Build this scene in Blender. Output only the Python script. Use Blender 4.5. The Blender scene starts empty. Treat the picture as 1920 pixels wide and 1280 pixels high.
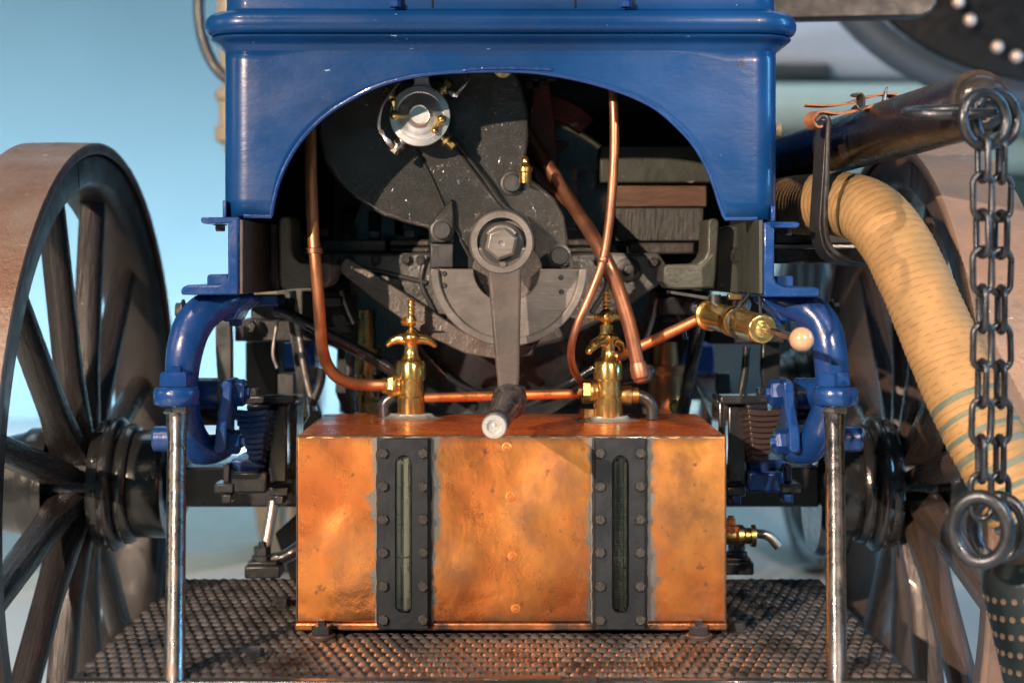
import bpy, bmesh, math, random
from mathutils import Vector, Matrix, noise
random.seed(7)
R = math.radians
PI = math.pi
sc = bpy.context.scene

# ---------------------------------------------------------------- camera
F = 2912.0
CAMZ = 0.875
cam_d = bpy.data.cameras.new("camera")
cam = bpy.data.objects.new("camera", cam_d)
sc.collection.objects.link(cam)
cam.location = (0, 0, CAMZ)
cam.rotation_euler = (R(90), 0, 0)
cam_d.sensor_width = 36
cam_d.lens = 36 * F / 1920
cam_d.shift_x = 0.0026
cam_d.shift_y = -0.0719
cam_d.clip_start = 0.05
cam_d.clip_end = 200
cam_d.dof.use_dof = True
cam_d.dof.focus_distance = 2.04
cam_d.dof.aperture_fstop = 3.1
cam_d.dof.aperture_blades = 7
sc.camera = cam

# ---------------------------------------------------------------- light: a museum hall, spots from the front
w = bpy.data.worlds.new("World")
sc.world = w
w.use_nodes = True
wn = w.node_tree
bg = wn.nodes["Background"]
tc = wn.nodes.new("ShaderNodeTexCoord")
sep = wn.nodes.new("ShaderNodeSeparateXYZ")
cr = wn.nodes.new("ShaderNodeValToRGB")
mr = wn.nodes.new("ShaderNodeMapRange")
wn.links.new(tc.outputs["Generated"], sep.inputs[0])
wn.links.new(sep.outputs[2], mr.inputs[0])
mr.inputs[1].default_value = -1
mr.inputs[2].default_value = 1
wn.links.new(mr.outputs[0], cr.inputs[0])
cr.color_ramp.elements[0].color = (0.055, 0.075, 0.085, 1)
cr.color_ramp.elements[1].color = (0.025, 0.04, 0.05, 1)
e = cr.color_ramp.elements.new(0.5)
e.color = (0.055, 0.13, 0.16, 1)
wn.links.new(cr.outputs[0], bg.inputs[0])
bg.inputs[1].default_value = 1.0

def aim(o, target):
    d = Vector(target) - o.location
    o.rotation_euler = d.to_track_quat('-Z', 'Y').to_euler()

def spot(name, loc, target, power, col, radius, deg=60, blend=0.3):
    l = bpy.data.lights.new(name, 'SPOT')
    l.energy = power
    l.color = col
    l.shadow_soft_size = radius
    l.spot_size = R(deg)
    l.spot_blend = blend
    o = bpy.data.objects.new(name, l)
    o.location = loc
    sc.collection.objects.link(o)
    aim(o, target)
    return o

def area(name, loc, target, power, col, sx, sy):
    l = bpy.data.lights.new(name, 'AREA')
    l.energy = power
    l.color = col
    l.shape = 'RECTANGLE'
    l.size = sx
    l.size_y = sy
    o = bpy.data.objects.new(name, l)
    o.location = loc
    sc.collection.objects.link(o)
    aim(o, target)
    return o

WARM = (1.0, 0.70, 0.50)
spot("spot_low_left", (-2.55, -1.95, 2.15), (0.0, 2.1, 0.75), 1750, (1.0, 0.74, 0.56), 0.03, 50)
spot("spot_high_left", (-1.9, -0.6, 4.3), (0.2, 2.3, 0.7), 330, (1.0, 0.76, 0.60), 0.05, 75)
area("panel_right", (3.8, 1.85, 2.0), (0.3, 2.1, 0.8), 80, (0.20, 0.58, 1.0), 0.30, 1.8)
spot("spot_right", (1.7, -1.9, 2.5), (0.72, 2.1, 0.70), 800, (1.0, 0.76, 0.60), 0.03, 21, 0.35)
area("copper_fill", (-0.55, -0.9, 0.08), (0.0, 2.0, 0.6), 1.6, (1.0, 0.72, 0.42), 0.7, 0.25)  # added lamp, no visible source, for golden highlights on the copper
area("panel_left", (-4.5, 1.0, 2.2), (-0.3, 2.2, 0.7), 20, (1.0, 0.72, 0.5), 1.2, 1.6)  # added warm fill, unseen, to brown the right wheel's inner side
area("panel_front", (0.9, -2.2, 4.7), (0.0, 2.1, 0.7), 16, (1.0, 0.80, 0.62), 2.4, 1.2)  # added fill behind the camera, unseen, for soft highlights
area("wall_wash", (-3.2, 7.3, 0.15), (-3.2, 9.0, 0.45), 250, (0.86, 0.94, 1.0), 8.0, 0.3)
area("hall_panel_back", (0.0, 6.2, 5.6), (0.0, 6.8, 0.0), 150, (0.68, 0.88, 1.0), 9.0, 3.0)
spot("wall_spot", (-5.2, 5.8, 3.2), (-3.3, 9.0, 1.75), 110, (1.0, 0.93, 0.84), 0.2, 34, 1.0)

sc.view_settings.view_transform = 'Standard'
sc.view_settings.look = 'None'
sc.view_settings.exposure = 0
sc.view_settings.gamma = 1
sc.render.engine = 'CYCLES'
sc.cycles.use_denoising = True
sc.cycles.max_bounces = 8
sc.cycles.caustics_reflective = False
sc.cycles.caustics_refractive = False
sc.cycles.sample_clamp_indirect = 4

# ---------------------------------------------------------------- helpers
def W(px, py, d):
    """point that photograph pixel (px, py) shows at depth d"""
    return Vector(((px - 955) * d / F, d, CAMZ - (py - 502) * d / F))

def S(n, d):
    return n * d / F

WORLD = {}      # object -> world origin

def origin(o):
    return WORLD.get(o.name, Vector((0, 0, 0)))

def empty(name, loc, parent=None):
    o = bpy.data.objects.new(name, None)
    o.empty_display_size = 0.05
    sc.collection.objects.link(o)
    loc = Vector(loc)
    if parent:
        o.parent = parent
        o.location = loc - origin(parent)
    else:
        o.location = loc
    WORLD[o.name] = loc
    return o

def tag(o, label=None, cat=None, group=None, kind=None):
    if label: o['label'] = label
    if cat: o['category'] = cat
    if group: o['group'] = group
    if kind: o['kind'] = kind
    return o

def link(name, me, m, parent, loc):
    o = bpy.data.objects.new(name, me)
    sc.collection.objects.link(o)
    loc = Vector(loc)
    if parent:
        o.parent = parent
        o.location = loc - origin(parent)
    else:
        o.location = loc
    WORLD[o.name] = loc
    return o

def finish(name, bm, m, parent=None, bevel=0, sharp=38, label=None, org=None, seg=2, recalc=True):
    if recalc:
        bmesh.ops.recalc_face_normals(bm, faces=bm.faces[:])
    lo = Vector((1e9,) * 3); hi = -lo
    for v in bm.verts:
        for i in range(3):
            lo[i] = min(lo[i], v.co[i]); hi[i] = max(hi[i], v.co[i])
    c = Vector(org) if org is not None else (lo + hi) / 2
    for v in bm.verts:
        v.co -= c
    for f in bm.faces:
        f.smooth = True
    lim = R(sharp)
    for ed in bm.edges:
        if len(ed.link_faces) == 2:
            try:
                if ed.calc_face_angle() > lim: ed.smooth = False
            except ValueError:
                pass
    me = bpy.data.meshes.new(name)
    bm.to_mesh(me)
    bm.free()
    for mm in (m if isinstance(m, (list, tuple)) else [m]):
        me.materials.append(mm)
    o = link(name, me, m, parent, c)
    if bevel:
        b = o.modifiers.new("bevel", 'BEVEL')
        b.width = bevel
        b.segments = seg
        b.limit_method = 'ANGLE'
        b.angle_limit = R(40)
    if label: o['label'] = label
    return o

def inst(src, name, parent, loc, rot=None, scale=None):
    """a copy of a part that shares its mesh"""
    o = src.copy()
    o.name = name
    sc.collection.objects.link(o)
    o.parent = parent
    loc = Vector(loc)
    o.location = loc - (origin(parent) if parent else Vector())
    if rot is not None: o.rotation_euler = rot
    if scale is not None: o.scale = scale
    WORLD[o.name] = loc
    return o

def spline(pts, n=8):
    """Catmull-Rom through pts (vectors or tuples)"""
    P = [Vector(p) for p in pts]
    if len(P) < 3:
        return P
    out = []
    Q = [P[0] * 2 - P[1]] + P + [P[-1] * 2 - P[-2]]
    for i in range(1, len(Q) - 2):
        a, b, c, d = Q[i - 1], Q[i], Q[i + 1], Q[i + 2]
        for k in range(n):
            t = k / n
            out.append(0.5 * ((2 * b) + (c - a) * t + (2 * a - 5 * b + 4 * c - d) * t * t + (3 * b - a - 3 * c + d) * t ** 3))
    out.append(P[-1])
    return out

def frames(P):
    T = []
    for i in range(len(P)):
        a = P[max(i - 1, 0)]; b = P[min(i + 1, len(P) - 1)]
        T.append((b - a).normalized())
    up = Vector((0, 0, 1)) if abs(T[0].z) < 0.9 else Vector((0, 1, 0))
    n = (up - T[0] * up.dot(T[0])).normalized()
    N = [n]
    for i in range(1, len(P)):
        n = (N[-1] - T[i] * N[-1].dot(T[i]))
        n = n.normalized() if n.length > 1e-9 else N[-1]
        N.append(n)
    return T, N, [T[i].cross(N[i]) for i in range(len(P))]

def tube(bm, pts, r, seg=16, sm=8, closed=False, cap=True, radfn=None, flat=None, matfn=None):
    """round (or flattened) bar along a smoothed path; r is a number or a list per control point"""
    P = spline(pts, sm) if sm > 1 else [Vector(p) for p in pts]
    m = len(P)
    if isinstance(r, (list, tuple)):
        rr = []
        k = len(r) - 1
        for i in range(m):
            t = i / (m - 1) * k
            j = min(int(t), k - 1)
            rr.append(r[j] + (r[j + 1] - r[j]) * (t - j))
    else:
        rr = [r] * m
    T, N, B = frames(P)
    if closed:
        P = P[:-1]; m -= 1
    rings = []
    acc = 0
    for i in range(m):
        if i: acc += (P[i] - P[i - 1]).length
        ring = []
        for k in range(seg):
            a = 2 * PI * k / seg
            q = rr[i] * (radfn(acc, a) if radfn else 1)
            ca, sa = math.cos(a) * q, math.sin(a) * q
            if flat: ca *= flat[0]; sa *= flat[1]
            ring.append(bm.verts.new(P[i] + N[i] * ca + B[i] * sa))
        rings.append(ring)
    acc = 0
    for i in range(m if closed else m - 1):
        A, C = rings[i], rings[(i + 1) % m]
        acc += (P[(i + 1) % m] - P[i]).length
        for k in range(seg):
            f = bm.faces.new((A[k], A[(k + 1) % seg], C[(k + 1) % seg], C[k]))
            if matfn: f.material_index = matfn(acc, 2 * PI * (k + .5) / seg)
    if cap and not closed:
        bm.faces.new(rings[0][::-1]); bm.faces.new(rings[-1])
    return P

def lathe(bm, org, axis, prof, seg=32, up=None, mat=0):
    """prof: list of (distance along axis, radius)"""
    org = Vector(org); ax = Vector(axis).normalized()
    u = Vector(up) if up else (Vector((0, 0, 1)) if abs(ax.z) < 0.9 else Vector((1, 0, 0)))
    u = (u - ax * u.dot(ax)).normalized()
    v = ax.cross(u)
    rings = []
    for t, r in prof:
        if r < 1e-6:
            rings.append([bm.verts.new(org + ax * t)])
        else:
            rings.append([bm.verts.new(org + ax * t + u * math.cos(2 * PI * k / seg) * r + v * math.sin(2 * PI * k / seg) * r) for k in range(seg)])
    for A, B in zip(rings, rings[1:]):
        if len(A) == 1 and len(B) == 1: continue
        for k in range(seg):
            k2 = (k + 1) % seg
            if len(A) == 1: f = bm.faces.new((A[0], B[k2], B[k]))
            elif len(B) == 1: f = bm.faces.new((A[k], A[k2], B[0]))
            else: f = bm.faces.new((A[k], A[k2], B[k2], B[k]))
            f.material_index = mat
    if len(rings[0]) > 1: bm.faces.new(rings[0][::-1]).material_index = mat
    if len(rings[-1]) > 1: bm.faces.new(rings[-1]).material_index = mat

def cyl(bm, a, b, r, r2=None, seg=24, up=None):
    a = Vector(a); b = Vector(b)
    lathe(bm, a, b - a, [(0, r), ((b - a).length, r if r2 is None else r2)], seg, up)

def box(bm, a, b, rot=None):
    a = Vector(a); b = Vector(b)
    vs = [bm.verts.new((x, y, z)) for x in (a.x, b.x) for y in (a.y, b.y) for z in (a.z, b.z)]
    for f in ((0, 1, 3, 2), (4, 6, 7, 5), (0, 4, 5, 1), (2, 3, 7, 6), (0, 2, 6, 4), (1, 5, 7, 3)):
        bm.faces.new([vs[i] for i in f])
    return vs

def pbox(bm, x0, y0, x1, y1, d0, d1):
    """box whose front face covers the pixel rectangle at depth d0 and reaches back to depth d1"""
    p = W(x0, y1, d0); q = W(x1, y0, d0)
    return box(bm, (p.x, d0, p.z), (q.x, d1, q.z))

def prism(bm, pts, d0, d1, at=None, smooth=0):
    """outline in pixels at depth `at` (default d0), from depth d0 back to d1"""
    at = at or d0
    P = [W(x, y, at) for x, y in pts]
    if smooth:
        Q = [p.to_tuple() for p in P]
        P = spline(Q + [Q[0]], smooth)[:-1]
    a = [bm.verts.new((p.x, d0, p.z)) for p in P]
    b = [bm.verts.new((p.x, d1, p.z)) for p in P]
    bm.faces.new(a); bm.faces.new(b[::-1])
    n = len(P)
    for i in range(n):
        bm.faces.new((a[i], b[i], b[(i + 1) % n], a[(i + 1) % n]))

def sphere(bm, c, r, sx=1, sy=1, sz=1, n=16):
    m = Matrix.Translation(Vector(c)) @ Matrix.Diagonal((sx * r, sy * r, sz * r, 1))
    bmesh.ops.create_uvsphere(bm, u_segments=n, v_segments=n // 2 + 2, radius=1, matrix=m)

def NB(): return bmesh.new()

# ---------------------------------------------------------------- materials
def M(name, col, metal=0.0, rough=0.4, var=0.12, scale=12, stretch=(1, 1, 1), bump=0.0, bscale=60, bstretch=None,
      col2=None, mscale=6, lo=0.5, hi=0.6, rough2=None, metal2=None, rvar=0.12, coat=0.0, crack=0.0, cscale=30,
      spec=0.5, brush=0.0, chips=None, chip_lo=0.70):
    m = bpy.data.materials.new(name)
    m.use_nodes = True
    nt = m.node_tree
    b = nt.nodes["Principled BSDF"]
    L = nt.links.new
    tc = nt.nodes.new("ShaderNodeTexCoord")
    def noise_(sc_, st=(1, 1, 1), det=6, rough_=0.6):
        mp = nt.nodes.new("ShaderNodeMapping"); mp.inputs["Scale"].default_value = st
        L(tc.outputs["Object"], mp.inputs[0])
        n = nt.nodes.new("ShaderNodeTexNoise"); n.inputs["Scale"].default_value = sc_
        n.inputs["Detail"].default_value = det; n.inputs["Roughness"].default_value = rough_
        L(mp.outputs[0], n.inputs["Vector"])
        return n.outputs[0]
    def rng(src, a, b_, c, d):
        r = nt.nodes.new("ShaderNodeMapRange")
        L(src, r.inputs[0])
        for i, v in enumerate((a, b_, c, d)): r.inputs[i + 1].default_value = v
        return r.outputs[0]
    def mix(fac, A, B):
        x = nt.nodes.new("ShaderNodeMix"); x.data_type = 'RGBA'
        L(fac, x.inputs[0])
        for i, v in ((6, A), (7, B)):
            if isinstance(v, tuple): x.inputs[i].default_value = (*v[:3], 1)
            else: L(v, x.inputs[i])
        return x.outputs[2]
    def mul(a, b_, op='MULTIPLY'):
        x = nt.nodes.new("ShaderNodeMath"); x.operation = op
        for i, v in enumerate((a, b_)):
            if isinstance(v, (int, float)): x.inputs[i].default_value = v
            else: L(v, x.inputs[i])
        return x.outputs[0]
    n1 = noise_(scale, stretch)
    hi_c = tuple(min(1, c * (1 + var)) for c in col); lo_c = tuple(c * (1 - var) for c in col)
    c = mix(rng(n1, 0.3, 0.7, 0, 1), lo_c, hi_c)
    ro = rng(noise_(scale * 2.3, stretch), 0.3, 0.7, max(0.03, rough - rvar), min(1, rough + rvar))
    if col2:
        k = rng(noise_(mscale, stretch), lo, hi, 0, 1)
        c = mix(k, c, col2)
        if rough2 is not None:
            ro = mul(mul(ro, mul(1.0, k, 'SUBTRACT')), mul(k, rough2), 'ADD')
        if metal2 is not None:
            L(rng(k, 0, 1, metal, metal2), b.inputs["Metallic"])
    if chips:
        k2 = rng(noise_(90, (0.5, 1, 1), 3), chip_lo, chip_lo + 0.02, 0, 1)
        c = mix(k2, c, chips)
    L(c, b.inputs["Base Color"])
    L(ro, b.inputs["Roughness"])
    if not (col2 and metal2 is not None):
        b.inputs["Metallic"].default_value = metal
    b.inputs["Specular IOR Level"].default_value = spec
    b.inputs["Coat Weight"].default_value = coat
    b.inputs["Coat Roughness"].default_value = 0.08
    h = None
    if bump:
        h = mul(noise_(bscale, bstretch or stretch, 5, 0.65), bump)
    if crack:
        v = nt.nodes.new("ShaderNodeTexVoronoi"); v.feature = 'DISTANCE_TO_EDGE'; v.inputs["Scale"].default_value = cscale
        mp = nt.nodes.new("ShaderNodeMixRGB"); mp.inputs[0].default_value = 0.06
        L(tc.outputs["Object"], mp.inputs[1])
        nn = nt.nodes.new("ShaderNodeTexNoise"); nn.inputs["Scale"].default_value = 25
        L(tc.outputs["Object"], nn.inputs["Vector"]); L(nn.outputs[1], mp.inputs[2])
        L(mp.outputs[0], v.inputs["Vector"])
        q = rng(v.outputs[0], 0, 0.07, 0, 1)
        msk = rng(noise_(7, det=2), 0.40, 0.62, 0, 1)
        q = mul(mul(mul(q, msk), 1), crack)
        h = mul(q, h, 'ADD') if h is not None else q
    if brush:
        q = mul(noise_(260, (0.08, 1, 1), 3), brush)
        h = mul(q, h, 'ADD') if h is not None else q
    if h is not None:
        bp = nt.nodes.new("ShaderNodeBump"); bp.inputs["Strength"].default_value = 1.0
        bp.inputs["Distance"].default_value = 0.002
        L(h, bp.inputs["Height"]); L(bp.outputs[0], b.inputs["Normal"])
    return m

BLUE = M("blue_enamel", (0.003, 0.040, 0.150), 0, 0.30, 0.25, 6, (0.7, 1, 1.1), bump=0.5, bscale=12, coat=0.15, rvar=0.08, spec=0.3, brush=0.03, chips=(0.25, 0.35, 0.5), chip_lo=0.735)
BLUE2 = M("blue_enamel_thick", (0.006, 0.043, 0.18), 0, 0.28, 0.2, 14, bump=0.6, bscale=38, coat=0.2, chips=(.4, .42, .45), chip_lo=.765)
BLACK = M("black_paint", (0.018, 0.021, 0.022), 0, 0.32, 0.25, 10, bump=0.5, bscale=60, coat=0.1)
BLACKG = M("black_gloss_paint", (0.018, 0.02, 0.024), 0, 0.26, 0.2, 10, bump=0.08, bscale=25, coat=0.5)
DARK = M("greasy_dark_iron", (0.015, 0.018, 0.019), 0.15, 0.5, 0.35, 9, bump=1.2, bscale=35)
CRACK = M("crazed_dark_enamel", (0.046, 0.047, 0.045), 0.05, 0.21, 0.20, 10, bump=0.35, bscale=60, crack=0.28, cscale=185, col2=(0.04, 0.046, 0.048), mscale=9, lo=0.5, hi=0.62, coat=0.25,
          chips=(0.12, 0.11, 0.10), chip_lo=0.80)
GREY = M("grey_painted_steel", (0.175, 0.165, 0.155), 0.35, 0.36, 0.10, 14, bump=0.35, bscale=26, brush=0.25)
GREYD = M("dark_grey_painted_steel", (0.055, 0.058, 0.060), 0.3, 0.34, 0.15, 14, bump=0.4, bscale=45)
GREEN = M("green_grey_paint", (0.034, 0.042, 0.034), 0, 0.5, 0.2, 10, bump=0.6, bscale=50, chips=(0.35, 0.30, 0.25), chip_lo=0.72)
BROWN = M("brown_primer_channel", (0.072, 0.052, 0.040), 0, 0.42, 0.18, 12, bump=0.4, bscale=40, chips=(0.4, 0.38, 0.36), chip_lo=0.75)
STEEL = M("polished_steel", (0.52, 0.52, 0.52), 1.0, 0.26, 0.12, 20, (1, 1, 0.3), bump=0.15, bscale=50, col2=(0.20, 0.18, 0.17), mscale=25, lo=0.58, hi=0.7, rough2=0.5)
ALU = M("polished_aluminium", (0.80, 0.80, 0.80), 0.85, 0.30, 0.04, 20, rvar=0.05, bump=0.04, bscale=40)
ZINC = M("dull_zinc", (0.42, 0.40, 0.37), 0.9, 0.38, 0.15, 40, bump=0.2, bscale=60)
COPT = M("copper_pipe", (0.66, 0.28, 0.13), 0.85, 0.38, 0.16, 16, bump=0.12, bscale=30, col2=(0.28, 0.12, 0.07), mscale=10, lo=0.5, hi=0.75, rough2=0.4)
COPTD = M("dull_copper_pipe", (0.44, 0.20, 0.12), 0.85, 0.40, 0.2, 16, bump=0.12, bscale=30, col2=(0.2, 0.10, 0.07), mscale=12, lo=0.45, hi=0.7, rough2=0.45)
COPB = M("bright_copper_pipe", (0.85, 0.32, 0.12), 0.9, 0.3, 0.1, 16, bump=0.08, bscale=30)
BRASS = M("brass", (0.82, 0.58, 0.20), 0.95, 0.20, 0.10, 18, rvar=0.07, bump=0.10, bscale=45, col2=(0.42, 0.30, 0.12), mscale=22, lo=0.56, hi=0.75, rough2=0.36)
BRASSD = M("tarnished_brass", (0.45, 0.32, 0.13), 1.0, 0.3, 0.2, 18, bump=0.25, bscale=45)
WOOD = M("black_painted_wood", (0.022, 0.020, 0.021), 0, 0.28, 0.35, 14, (9, 9, 0.6), bump=1.3, bscale=22, bstretch=(9, 9, 0.35), coat=0.15)
WOODF = M("dark_painted_felloe", (0.028, 0.026, 0.026), 0, 0.38, 0.3, 10, bump=0.7, bscale=30, spec=0.4)
TYRE = M("worn_iron_tyre", (0.175, 0.098, 0.066), 0.35, 0.46, 0.18, 14, bump=1.1, bscale=120, col2=(0.22, 0.17, 0.145), mscale=7, lo=0.45, hi=0.65, chips=(0.55, 0.45, 0.38), chip_lo=0.70)
HUB = M("black_hub_paint", (0.018, 0.019, 0.020), 0.1, 0.22, 0.25, 10, bump=0.7, bscale=35, coat=0.4)
TREAD = M("tread_plate_iron", (0.105, 0.096, 0.092), 0.15, 0.21, 0.45, 30, bump=0.5, bscale=90, spec=0.8, col2=(0.012, 0.011, 0.011), mscale=11, lo=0.50, hi=0.64, rough2=0.42)
LEATH = M("black_leather", (0.020, 0.020, 0.022), 0, 0.40, 0.2, 30, bump=0.4, bscale=120)
LEATHB = M("brown_leather", (0.24, 0.095, 0.04), 0, 0.5, 0.3, 40, bump=0.6, bscale=120)
HOSE = M("tan_hose_canvas", (0.34, 0.208, 0.088), 0, 0.62, 0.14, 20, bump=0.35, bscale=170, col2=(0.24, 0.168, 0.075), mscale=9, lo=0.48, hi=0.66, spec=0.3)  # olive patches put reflected shade into the canvas colour
HOSEG = M("green_hose_band", (0.105, 0.14, 0.11), 0, 0.55, 0.2, 20, bump=0.35, bscale=170)
CHAIN = M("chain_steel", (0.055, 0.062, 0.072), 0.8, 0.33, 0.25, 50, bump=0.3, bscale=90)
IRON = M("dark_polished_iron", (0.085, 0.09, 0.10), 0.7, 0.25, 0.25, 14, bump=0.3, bscale=30)
ROPE = M("cord", (0.05, 0.055, 0.05), 0, 0.6, 0.2)
RED = M("red_brown_enamel", (0.12, 0.022, 0.016), 0, 0.35, 0.35, 20, bump=0.5, bscale=50, chips=(0.35, 0.25, 0.2), chip_lo=0.66)
TIMB = M("raw_timber_end", (0.095, 0.05, 0.028), 0, 0.55, 0.35, 25, (1, 1, 6), bump=0.8, bscale=30, bstretch=(1, 1, 7))
TIMBG = M("green_grey_timber_end", (0.042, 0.046, 0.042), 0, 0.45, 0.3, 20, (6, 1, 0.8), bump=3.0, bscale=24, bstretch=(6, 1, 0.9))
KNOB = M("amber_ball_knob", (0.50, 0.30, 0.18), 0, 0.10, 0.12, 20, rvar=0.03, coat=0.8)
PATINA = M("dark_copper_patina", (0.13, 0.085, 0.055), 0.6, 0.4, 0.5, 40, bump=0.8, bscale=60)
SOLD = M("grey_solder", (0.30, 0.31, 0.29), 0.6, 0.42, 0.25, 30, bump=1.2, bscale=60)
CREAM = M("cream_paint", (0.34, 0.30, 0.22), 0, 0.45, 0.1)
STRN = M("teal_strainer_iron", (0.010, 0.019, 0.024), 0.3, 0.35, 0.25, 20, bump=0.4, bscale=60)
SPRB = M("brown_spring_leaf", (0.055, 0.036, 0.032), 0.1, 0.36, 0.2, 14, bump=0.4, bscale=40)
GAUGE = M("blue_black_gauge_plate", (0.014, 0.019, 0.025), 0.1, 0.40, 0.12, 14, bump=0.35, bscale=70)
RODM = M("nickel_rod", (0.27, 0.27, 0.27), 1.0, 0.30, 0.18, 20, (1, 1, 0.5), bump=0.5, bscale=45, col2=(0.25, 0.20, 0.17), mscale=30, lo=0.6, hi=0.68, rough2=0.5)

def glass(name, col=(0.97, 0.99, 0.95)):
    m = bpy.data.materials.new(name); m.use_nodes = True
    b = m.node_tree.nodes["Principled BSDF"]
    b.inputs["Base Color"].default_value = (*col, 1)
    b.inputs["Transmission Weight"].default_value = 1
    b.inputs["Roughness"].default_value = 0.04
    b.inputs["IOR"].default_value = 1.45
    return m
GLASS = glass("gauge_glass")

# copper of the tank: tarnish patches, dark specks, scratches, lead-grey run-out by the soldered frames
def tank_copper():
    m = bpy.data.materials.new("tank_copper"); m.use_nodes = True
    nt = m.node_tree; b = nt.nodes["Principled BSDF"]; L = nt.links.new
    N = nt.nodes.new
    tc = N("ShaderNodeTexCoord")
    def noi(s, det=6, st=(1, 1, 1), ro=0.6):
        mp = N("ShaderNodeMapping"); mp.inputs["Scale"].default_value = st; L(tc.outputs["Object"], mp.inputs[0])
        n = N("ShaderNodeTexNoise"); n.inputs["Scale"].default_value = s; n.inputs["Detail"].default_value = det
        n.inputs["Roughness"].default_value = ro; L(mp.outputs[0], n.inputs["Vector"]); return n.outputs[0]
    def rng(src, a, b_, c, d):
        r = N("ShaderNodeMapRange"); L(src, r.inputs[0])
        for i, v in enumerate((a, b_, c, d)): r.inputs[i + 1].default_value = v
        return r.outputs[0]
    def mix(fac, A, B):
        x = N("ShaderNodeMix"); x.data_type = 'RGBA'; L(fac, x.inputs[0])
        for i, v in ((6, A), (7, B)):
            if isinstance(v, tuple): x.inputs[i].default_value = (*v, 1)
            else: L(v, x.inputs[i])
        return x.outputs[2]
    def mth(op, a, b_):
        x = N("ShaderNodeMath"); x.operation = op
        for i, v in enumerate((a, b_)):
            if isinstance(v, (int, float)): x.inputs[i].default_value = v
            else: L(v, x.inputs[i])
        return x.outputs[0]
    c = mix(rng(noi(5.5, 4), 0.36, 0.64, 0, 1), (0.75, 0.22, 0.064), (0.95, 0.41, 0.11))
    c = mix(rng(noi(13, 7, (1, 1, 0.8)), 0.47, 0.66, 0, 0.75), c, (0.42, 0.20, 0.115))
    c = mix(rng(noi(70, 4), 0.64, 0.74, 0, 0.8), c, (0.24, 0.12, 0.08))
    c = mix(rng(noi(26, 3), 0.72, 0.76, 0, 0.8), c, (0.12, 0.085, 0.06))
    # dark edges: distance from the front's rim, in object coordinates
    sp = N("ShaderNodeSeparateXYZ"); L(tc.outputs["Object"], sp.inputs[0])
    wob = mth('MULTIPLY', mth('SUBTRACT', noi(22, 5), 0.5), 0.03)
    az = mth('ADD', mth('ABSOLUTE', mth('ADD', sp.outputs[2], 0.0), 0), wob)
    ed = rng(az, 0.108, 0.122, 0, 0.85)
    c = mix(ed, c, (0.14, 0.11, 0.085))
    # solder stain beside the two frames
    for xs in (-0.1376, 0.1423):
        dx = mth('ABSOLUTE', mth('SUBTRACT', sp.outputs[0], xs), 0)
        dx = mth('ADD', dx, mth('MULTIPLY', mth('SUBTRACT', noi(30, 6), 0.5), 0.04))
        c = mix(rng(dx, 0.0400, 0.0440, 0.9, 0), c, (0.30, 0.33, 0.31))
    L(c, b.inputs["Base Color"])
    b.inputs["Metallic"].default_value = 0.93
    ro = rng(noi(9, 8, (1, 1, 0.6), 0.7), 0.3, 0.7, 0.20, 0.44)
    L(ro, b.inputs["Roughness"])
    h = mth('ADD', mth('MULTIPLY', noi(6.0, 2), 6.0), mth('MULTIPLY', noi(30, 4, (1, 1, 0.9)), 0.45))
    h = mth('ADD', h, mth('MULTIPLY', noi(200, 3, (1, 1, 0.5)), 0.06))
    bp = N("ShaderNodeBump"); bp.inputs["Strength"].default_value = 1; bp.inputs["Distance"].default_value = 0.0022
    L(h, bp.inputs["Height"]); L(bp.outputs[0], b.inputs["Normal"])
    return m
COPPER = tank_copper()
COPTOP = M("lit_copper_top", (0.85, 0.19, 0.04), 0.6, 0.24, 0.25, 7, bump=0.5, bscale=14, col2=(0.35, 0.13, 0.06), mscale=9, lo=0.48, hi=0.66, rough2=0.34)  # same copper as the sides, its red lit sheen put into the colour

# ---------------------------------------------------------------- the hall
def plane_grid(name, a, b, c, d, m, kind='structure', thick=0.05):
    bm = NB()
    vs = [bm.verts.new(p) for p in (a, b, c, d)]
    bm.faces.new(vs)
    o = finish(name, bm, m, None, recalc=False)
    return tag(o, kind=kind)

FLOORM = M("pale_hall_floor", (0.62, 0.68, 0.70), 0, 0.35, 0.05, 0.6, bump=0.02, bscale=5)
WALLM = M("blue_hall_wall", (0.165, 0.285, 0.35), 0, 0.7, 0.05, 0.5, bump=0.05, bscale=3)
WALLT = M("teal_hall_wall", (0.34, 0.46, 0.47), 0, 0.7, 0.06, 0.5, bump=0.05, bscale=3)
plane_grid("floor", (-14, -6, 0), (14, -6, 0), (14, 12, 0), (-14, 12, 0), FLOORM)
bm = NB(); box(bm, (-14, 9.0, -0.05), (0.4, 9.25, 7.0)); tag(finish("wall_blue", bm, WALLM), kind='structure')
bm = NB(); box(bm, (0.4, 9.4, -0.05), (14, 9.65, 7.0)); tag(finish("wall_teal", bm, WALLT), kind='structure')

# ---------------------------------------------------------------- the fire engine
car = empty("fire_engine", (0, 2.5, 0))
tag(car, "vintage blue motor fire engine with copper tank, starting crank and black spoked wheels", "fire engine")

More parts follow.
